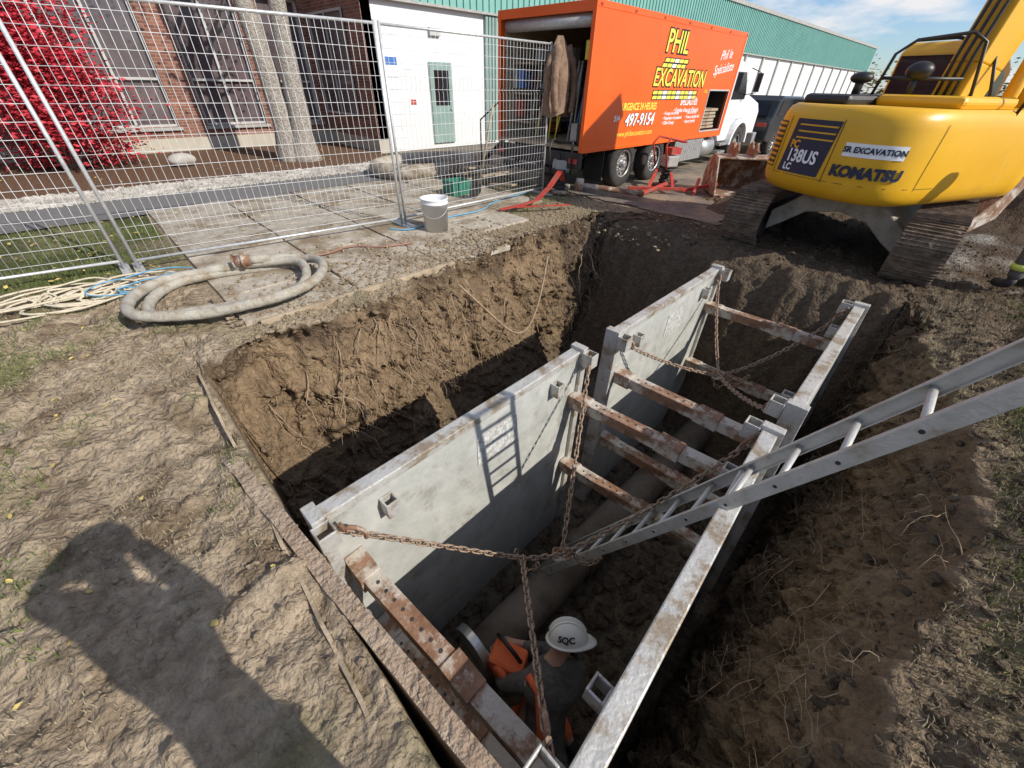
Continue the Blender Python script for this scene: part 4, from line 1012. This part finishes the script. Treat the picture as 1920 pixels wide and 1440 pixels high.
e=thing('shovel',(-6.25,5.6,0),'wooden handled shovel leaning on the fence','shovel')
mb=MB(); mb.cyl((-6.35,5.35,.3),(-6.05,5.45,1.55),.019,n=10); mb.obj('handle',m_wood,e)
mb=MB(); mb.prism([(-6.42,5.2,.32),(-6.42,5.48,.32),(-6.48,5.48,.1),(-6.5,5.34,.0),(-6.48,5.2,.1)],(.012,0,.01)); mb.obj('blade',m_dark,e)
e=thing('work_jacket',(-5.9,6.8,1.3),'brown canvas work jacket hung on the fence corner','jacket')
mb=MB(); n=36;m=24; vs=[]; cx,cy=-5.86,6.84
for i in range(m+1):
    t=i/m
    for j in range(n):
        a=2*math.pi*j/n; z=2.5-1.12*t+.05*math.sin(a*2+1)*t; r=.05+.17*min(1,t*3.2)+.04*t; r*=1+.25*math.sin(3*a+2.5*t)+.22*N(math.cos(a)*1.3,math.sin(a)*1.3,t*2.5)+.1*N(a*4,t*3,3)
        vs.append((cx+.62*r*math.cos(a)-.03*t,cy+r*1.1*math.sin(a)+.08*t,z))
mb.add(vs,[(i*n+j,i*n+(j+1)%n,(i+1)*n+(j+1)%n,(i+1)*n+j) for i in range(m) for j in range(n)],0,True); mb.obj('jacket_body',m_jacket,e)
for s in (-1,1):
    P=[V((-5.82,6.88+.12*s,2.36)),V((-5.76,6.9+.25*s,2.05)),V((-5.74,6.9+.27*s,1.75)),V((-5.72,6.9+.22*s,1.42))]; Q=[];Rr_=[]
    for i in range(16):
        t=i/15*3; k=min(2,int(t)); Q.append(P[k].lerp(P[k+1],t-k)); Rr_.append((.075-.006*t)*(1+.14*math.sin(i*2.1+s)))
    mb=MB(); mb.tube(Q,Rr_,14); mb.obj('sleeve',m_jacket,e)
e=thing('plastic_crate',(-7.0,5.3,0),'green plastic crate on grass behind the fence','crate')
mb=MB(); mb.b2((-7.2,5.1,0),(-6.85,5.55,.03))
for a,b in (((-7.2,5.1,.03),(-7.18,5.55,.28)),((-6.87,5.1,.03),(-6.85,5.55,.28)),((-7.18,5.1,.03),(-6.87,5.12,.28)),((-7.18,5.53,.03),(-6.87,5.55,.28))): mb.b2(a,b)
mb.obj('shell',m_green,e,.005)
e=thing('metal_steps',(-8.4,8.2,0),'rusty portable metal steps with handrails beside the wall','steps')
for i in range(5):
    mb=MB(); mb.b2((-8.9,7.6+i*.28,.18+i*.18),(-7.9,7.9+i*.28,.21+i*.18)); mb.obj('tread',m_rust,e)
for xx in (-8.92,-7.88):
    mb=MB(); mb.beam((xx,7.5,.1),(xx,9.0,1.0),.03,.1); mb.tube([(xx,7.6,.2),(xx,7.6,1.1),(xx,9.0,1.9),(xx,9.0,1.0)],.018,8); mb.cyl((xx,8.3,.6),(xx,8.3,1.5),.015,n=8)
    mb.obj('handrail',m_dark,e)
for i in range(9):
    mb=MB(); a=(-7.6+random.uniform(-.7,.7),6.3+random.uniform(-.6,1.0),.05+.035*i); d=random.uniform(-.5,1.2); L_=random.uniform(.6,1.2); b=(a[0]+L_*math.cos(d),a[1]+L_*math.sin(d),a[2]+.1); mb.beam(a,b,.14,.035); mb.obj('timber_plank',m_wood,bevel=.004,label='weathered plank in a pile behind the fence',cat='plank',group='planks piled behind the fence')
mb=MB(); mb.ell((-13.6,1.9,.16),(.22,.3,.15)); mb.obj('rock',m_stone,label='small pale rock in the mulch bed',cat='rock')
# ---------------- people
def skinfig(name,mt,joints,edges,parent,root,sub=2):
    me=bpy.data.meshes.new(name); ks=list(joints); idx={k:i for i,k in enumerate(ks)}
    o=V(joints[root][0])
    me.from_pydata([tuple(V(joints[k][0])-o) for k in ks],[(idx[a],idx[b]) for a,b in edges],[]); me.materials.append(mt)
    ob=bpy.data.objects.new(name,me); COL.objects.link(ob); ob.location=o; par(ob,parent)
    sm=ob.modifiers.new('skin','SKIN'); sm.use_smooth_shade=True
    for k in ks:
        r=joints[k][1]; r=(r,r) if not isinstance(r,tuple) else r
        me.skin_vertices[0].data[idx[k]].radius=r
    me.skin_vertices[0].data[idx[root]].use_root=True
    sb=ob.modifiers.new('sub','SUBSURF'); sb.levels=sub; sb.render_levels=sub
    return ob
def add_hand(J,Ed,key,wrist,palm,nrm,curl=.6):
    w_=V(wrist);pl=V(palm);d=(pl-w_).normalized();n_=V(nrm).normalized();s=d.cross(n_).normalized();n_=s.cross(d)
    J[key+'p']=(pl,.026); Ed.append((key,key+'p'))
    for i,(off,l) in enumerate(((-.033,.062),(-.011,.075),(.011,.08),(.033,.07))):
        b=pl+d*.03+s*off; prev=key+'p'
        q=b
        for k in range(3):
            kk=f'{key}f{i}{k}'; J[kk]=(q,.009-.001*k); Ed.append((prev,kk)); prev=kk
            a=curl*(k+1)*.8; q=q+(d*math.cos(a)+n_*math.sin(a))*l*.5
    q=pl-d*.01+s*.035; prev=key+'p'
    for k in range(3):
        kk=f'{key}t{k}'; J[kk]=(q,.011-.001*k); Ed.append((prev,kk)); prev=kk; q=q+(s*.5+d*.5+n_*.5).normalized()*.032
e=thing('person',(-.38,.9,-2.4),'worker in white hard hat and dark coat kneeling with saw','person')
hp=V((-.34,.78,-1.94)); ch=V((-.46,.97,-1.66)); nk=V((-.49,1.07,-1.55)); hd=V((-.49,1.14,-1.45))
s1=V((-.54,.81,-1.64)); s2=V((-.34,1.13,-1.62)); e1=V((-.70,.70,-1.82)); e2=V((-.56,1.2,-1.88)); w1=V((-.84,.78,-1.86)); w2=V((-.82,1.0,-1.86))
k1=V((-.60,.68,-2.28)); k2=V((-.55,1.04,-2.28)); a1=V((-.20,.60,-2.32)); a2=V((-.14,.92,-2.32)); t1=V((-.06,.58,-2.36)); t2=V((.0,.9,-2.36))
J={'hip':(hp,.13),'ch':(ch,(.15,.12)),'nk':(nk,.06),'hd':(hd,.085),'ht':(hd+V((-.02,.02,.09)),.07),'s1':(s1,.065),'s2':(s2,.065),'e1':(e1,.045),'e2':(e2,.045),'w1':(w1,.03),'w2':(w2,.03),
'k1':(k1,.065),'k2':(k2,.065),'a1':(a1,.045),'a2':(a2,.045),'t1':(t1,.035),'t2':(t2,.035)}
Ed=[('hip','ch'),('ch','nk'),('nk','hd'),('hd','ht'),('ch','s1'),('ch','s2'),('s1','e1'),('s2','e2'),('e1','w1'),('e2','w2'),('hip','k1'),('hip','k2'),('k1','a1'),('k2','a2'),('a1','t1'),('a2','t2')]
add_hand(J,Ed,'w1',w1,w1+V((-.06,.03,.0)),(.2,.3,-.8)); add_hand(J,Ed,'w2',w2,w2+V((-.06,-.04,.0)),(.2,-.3,-.8))
skinfig('body',m_skin,J,Ed,e,'hip')
Jc={'hip':(hp,.165),'ch':(ch,(.185,.155)),'col':(nk+V((0,0,-.02)),.085),'s1':(s1,.09),'s2':(s2,.09),'e1':(e1,.065),'e2':(e2,.065),'w1':(w1+V((.03,0,.01)),.048),'w2':(w2+V((.03,0,.01)),.048),'tail':(hp+V((.06,-.06,-.1)),.16)}
skinfig('coat',m_coat,Jc,[('hip','ch'),('ch','col'),('ch','s1'),('ch','s2'),('s1','e1'),('s2','e2'),('e1','w1'),('e2','w2'),('hip','tail')],e,'hip')
Jt={'hip':(hp+V((0,0,-.05)),.14),'k1':(k1,.085),'k2':(k2,.085),'a1':(a1,.06),'a2':(a2,.06)}
skinfig('trousers',m_orcl,Jt,[('hip','k1'),('hip','k2'),('k1','a1'),('k2','a2')],e,'hip')
for a,t in ((a1,t1),(a2,t2)): skinfig('boot',m_boot,{'a':(a+V((-.03,0,0)),.055),'m':(a+V((.03,0,-.01)),.055),'t':(t,.045)},[('a','m'),('m','t')],e,'a',1)
mb=MB(); mb.tube([ch+V((-.10,-.15,.11)),ch+V((.02,-.17,.10)),hp+V((.08,-.13,.15)),hp+V((.16,-.10,.0))],.026,6); mb.obj('harness_strap',m_orcl,e)
hc=hd+V((-.0,.02,.055)); za=V((-.42,.38,.82)).normalized(); xa=V((.72,.62,0)); xa=(xa-za*xa.dot(za)).normalized(); ya=za.cross(xa); Rh=Matrix((xa,ya,za)).transposed()
mb=MB(); mb.ell(hc,(.145,.118,.14),32,12,Rh,lo=0)
k=40
rim=lambda q,dz:[hc+Rh@V((( .145*q+ .05*max(0,math.cos(a))**2*(1 if q>1.05 else 0))*math.cos(a),.118*q*math.sin(a),dz-.012*max(0,math.cos(a))*(1 if q>1.05 else 0))) for a in [2*math.pi*i/k for i in range(k)]]
rr=[rim(1.0,.006),rim(1.13,-.004),rim(1.13,-.010),rim(1.0,-.004)]
mb.add([v for q in rr for v in q],[(i*k+j,i*k+(j+1)%k,((i+1)%4)*k+(j+1)%k,((i+1)%4)*k+j) for i in range(4) for j in range(k)],0,True)
for yy in (-.03,0,.03): mb.tube([hc+Rh@V((.142*math.cos(a),yy,(.137 if yy else .142)*math.sin(a))) for a in [math.pi*(i+2)/20 for i in range(17)]],.007,8)
ht=mb.obj('hard_hat',m_hat,e)
vl=Rh.transposed()@((V((.02,0,1.85))-hc).normalized()); a0=math.atan2(vl.y,vl.x)
def hatmap(x,y,z):
    a=a0-.05+x/.118; b=.40+y/.135
    return hc+Rh@V((.156*math.cos(b)*math.cos(a),.129*math.cos(b)*math.sin(a),.151*math.sin(b)))
text('SQC',.052,hatmap,m_tblk,ht,off=.002,thick=0)
e=thing('cutoff_saw',(-.85,.88,-2.0),'orange handheld cut-off saw resting on the pipe','saw')
mb=MB(); mb.box((-.78,.84,-1.80),(.28,.2,.2),Matrix.Rotation(.4,3,'Z')); mb.cyl((-.76,.70,-1.80),(-.76,.76,-1.80),.09,n=18); mb.obj('engine_housing',m_orcl,e,.03)
mb=MB(); mb.tube([(-.68,.88,-1.72),(-.72,.86,-1.62),(-.86,.86,-1.60),(-.94,.88,-1.70)],.017,8); mb.tube([(-.66,.80,-1.74),(-.56,.78,-1.74),(-.56,.78,-1.89),(-.66,.80,-1.89)],.018,8); mb.obj('handle',m_black,e)
mb=MB(); mb.cyl((-1.06,.70,-1.84),(-1.06,.705,-1.84),.17,n=36); mb.obj('blade',m_rim,e)
mb=MB(); g=[(-1.06+.19*math.cos(a),.67,-1.84+.19*math.sin(a)) for a in [math.radians(-20+200*i/20) for i in range(21)]]; mb.prism(g,(0,.07,0)); mb.obj('blade_guard',m_rim,e,.005)
mb=MB(); mb.beam((-.81,.735,-1.80),(-1.06,.735,-1.84),.05,.08); mb.obj('cutting_arm',m_concg,e,.01)
def stander(x,y,face,lab,mats,z=0,arms='down'):
    e=thing('person',(x,y,z),lab,'person'); f=V((math.cos(face),math.sin(face),0)); s=V((-f.y,f.x,0)); o=V((x,y,z)); G=lambda a,b,c:o+f*a+s*b+UP*c
    J={'hip':(G(0,0,.95),(.13,.1)),'ch':(G(0,0,1.32),(.16,.11)),'nk':(G(.01,0,1.5),.055),'hd':(G(.03,0,1.62),.088),'ht':(G(.03,0,1.72),.07)}
    Ed=[('hip','ch'),('ch','nk'),('nk','hd'),('hd','ht')]; Jc={'hip':(G(0,0,.92),(.165,.125)),'ch':(G(0,0,1.32),(.185,.135)),'col':(G(0,0,1.47),.075)};Ec=[('hip','ch'),('ch','col')]
    Jt={'hip':(G(0,0,.93),(.15,.12))};Et=[]
    for q,k in ((1,'l'),(-1,'r')):
        sh=G(0,.19*q,1.4)
        if arms=='down': el_,wr=G(-.02,.25*q,1.12),G(.08,.24*q,.88)
        else: el_,wr=G(.0,.40*q,1.46),G(.1,.12*q,1.72)
        kn,an,to=G(.03 if arms=='down' else 0,.11*q,.5),G(0,.12*q,.09),G(.17 if arms=='down' else .12,.13*q,.04)
        J.update({'s'+k:(sh,.06),'e'+k:(el_,.042),'w'+k:(wr,.028),'k'+k:(kn,.06),'a'+k:(an,.042),'t'+k:(to,.035)})
        Ed+=[('ch','s'+k),('s'+k,'e'+k),('e'+k,'w'+k),('hip','k'+k),('k'+k,'a'+k),('a'+k,'t'+k)]
        dn=(wr-el_).normalized(); add_hand(J,Ed,'w'+k,wr,wr+dn*.06,-s*q,.4)
        Jc.update({'s'+k:(sh,.085),'e'+k:(el_,.062),'w'+k:(wr,.045)}); Ec+=[('ch','s'+k),('s'+k,'e'+k),('e'+k,'w'+k)]
        Jt.update({'k'+k:(kn,.085),'a'+k:(an+UP*.03,.07)}); Et+=[('hip','k'+k),('k'+k,'a'+k)]
        skinfig('boot',m_boot,{'a':(an+UP*.08,.062),'m':(an-UP*.02,.062),'t':(to+UP*.02,.052)},[('a','m'),('m','t')],e,'a',1)
        mb=MB(); mb.tube([kn.lerp(an,.55)-UP*.03,kn.lerp(an,.55)+UP*.03],.086,16); mb.obj('reflective_band',m_refl,e)
    skinfig('body',mats[0],J,Ed,e,'hip'); skinfig('coat',mats[1],Jc,Ec,e,'hip'); skinfig('trousers',mats[2],Jt,Et,e,'hip')
    mb=MB(); mb.ell(G(.03,0,1.72),(.13,.11,.12),20,8,lo=0); mb.ell(G(.05,0,1.72),(.17,.14,.012),20,4); mb.obj('hard_hat',m_hat,e)
stander(1.0,7.2,2.5,'worker standing by the pit in dark trousers with reflective bands',(m_skin,m_orcl,m_coat),0.05)
stander(.33,-.09,2.36,'person standing at the trench edge casting a shadow',(m_skin,m_coat,m_coat),0,'up')
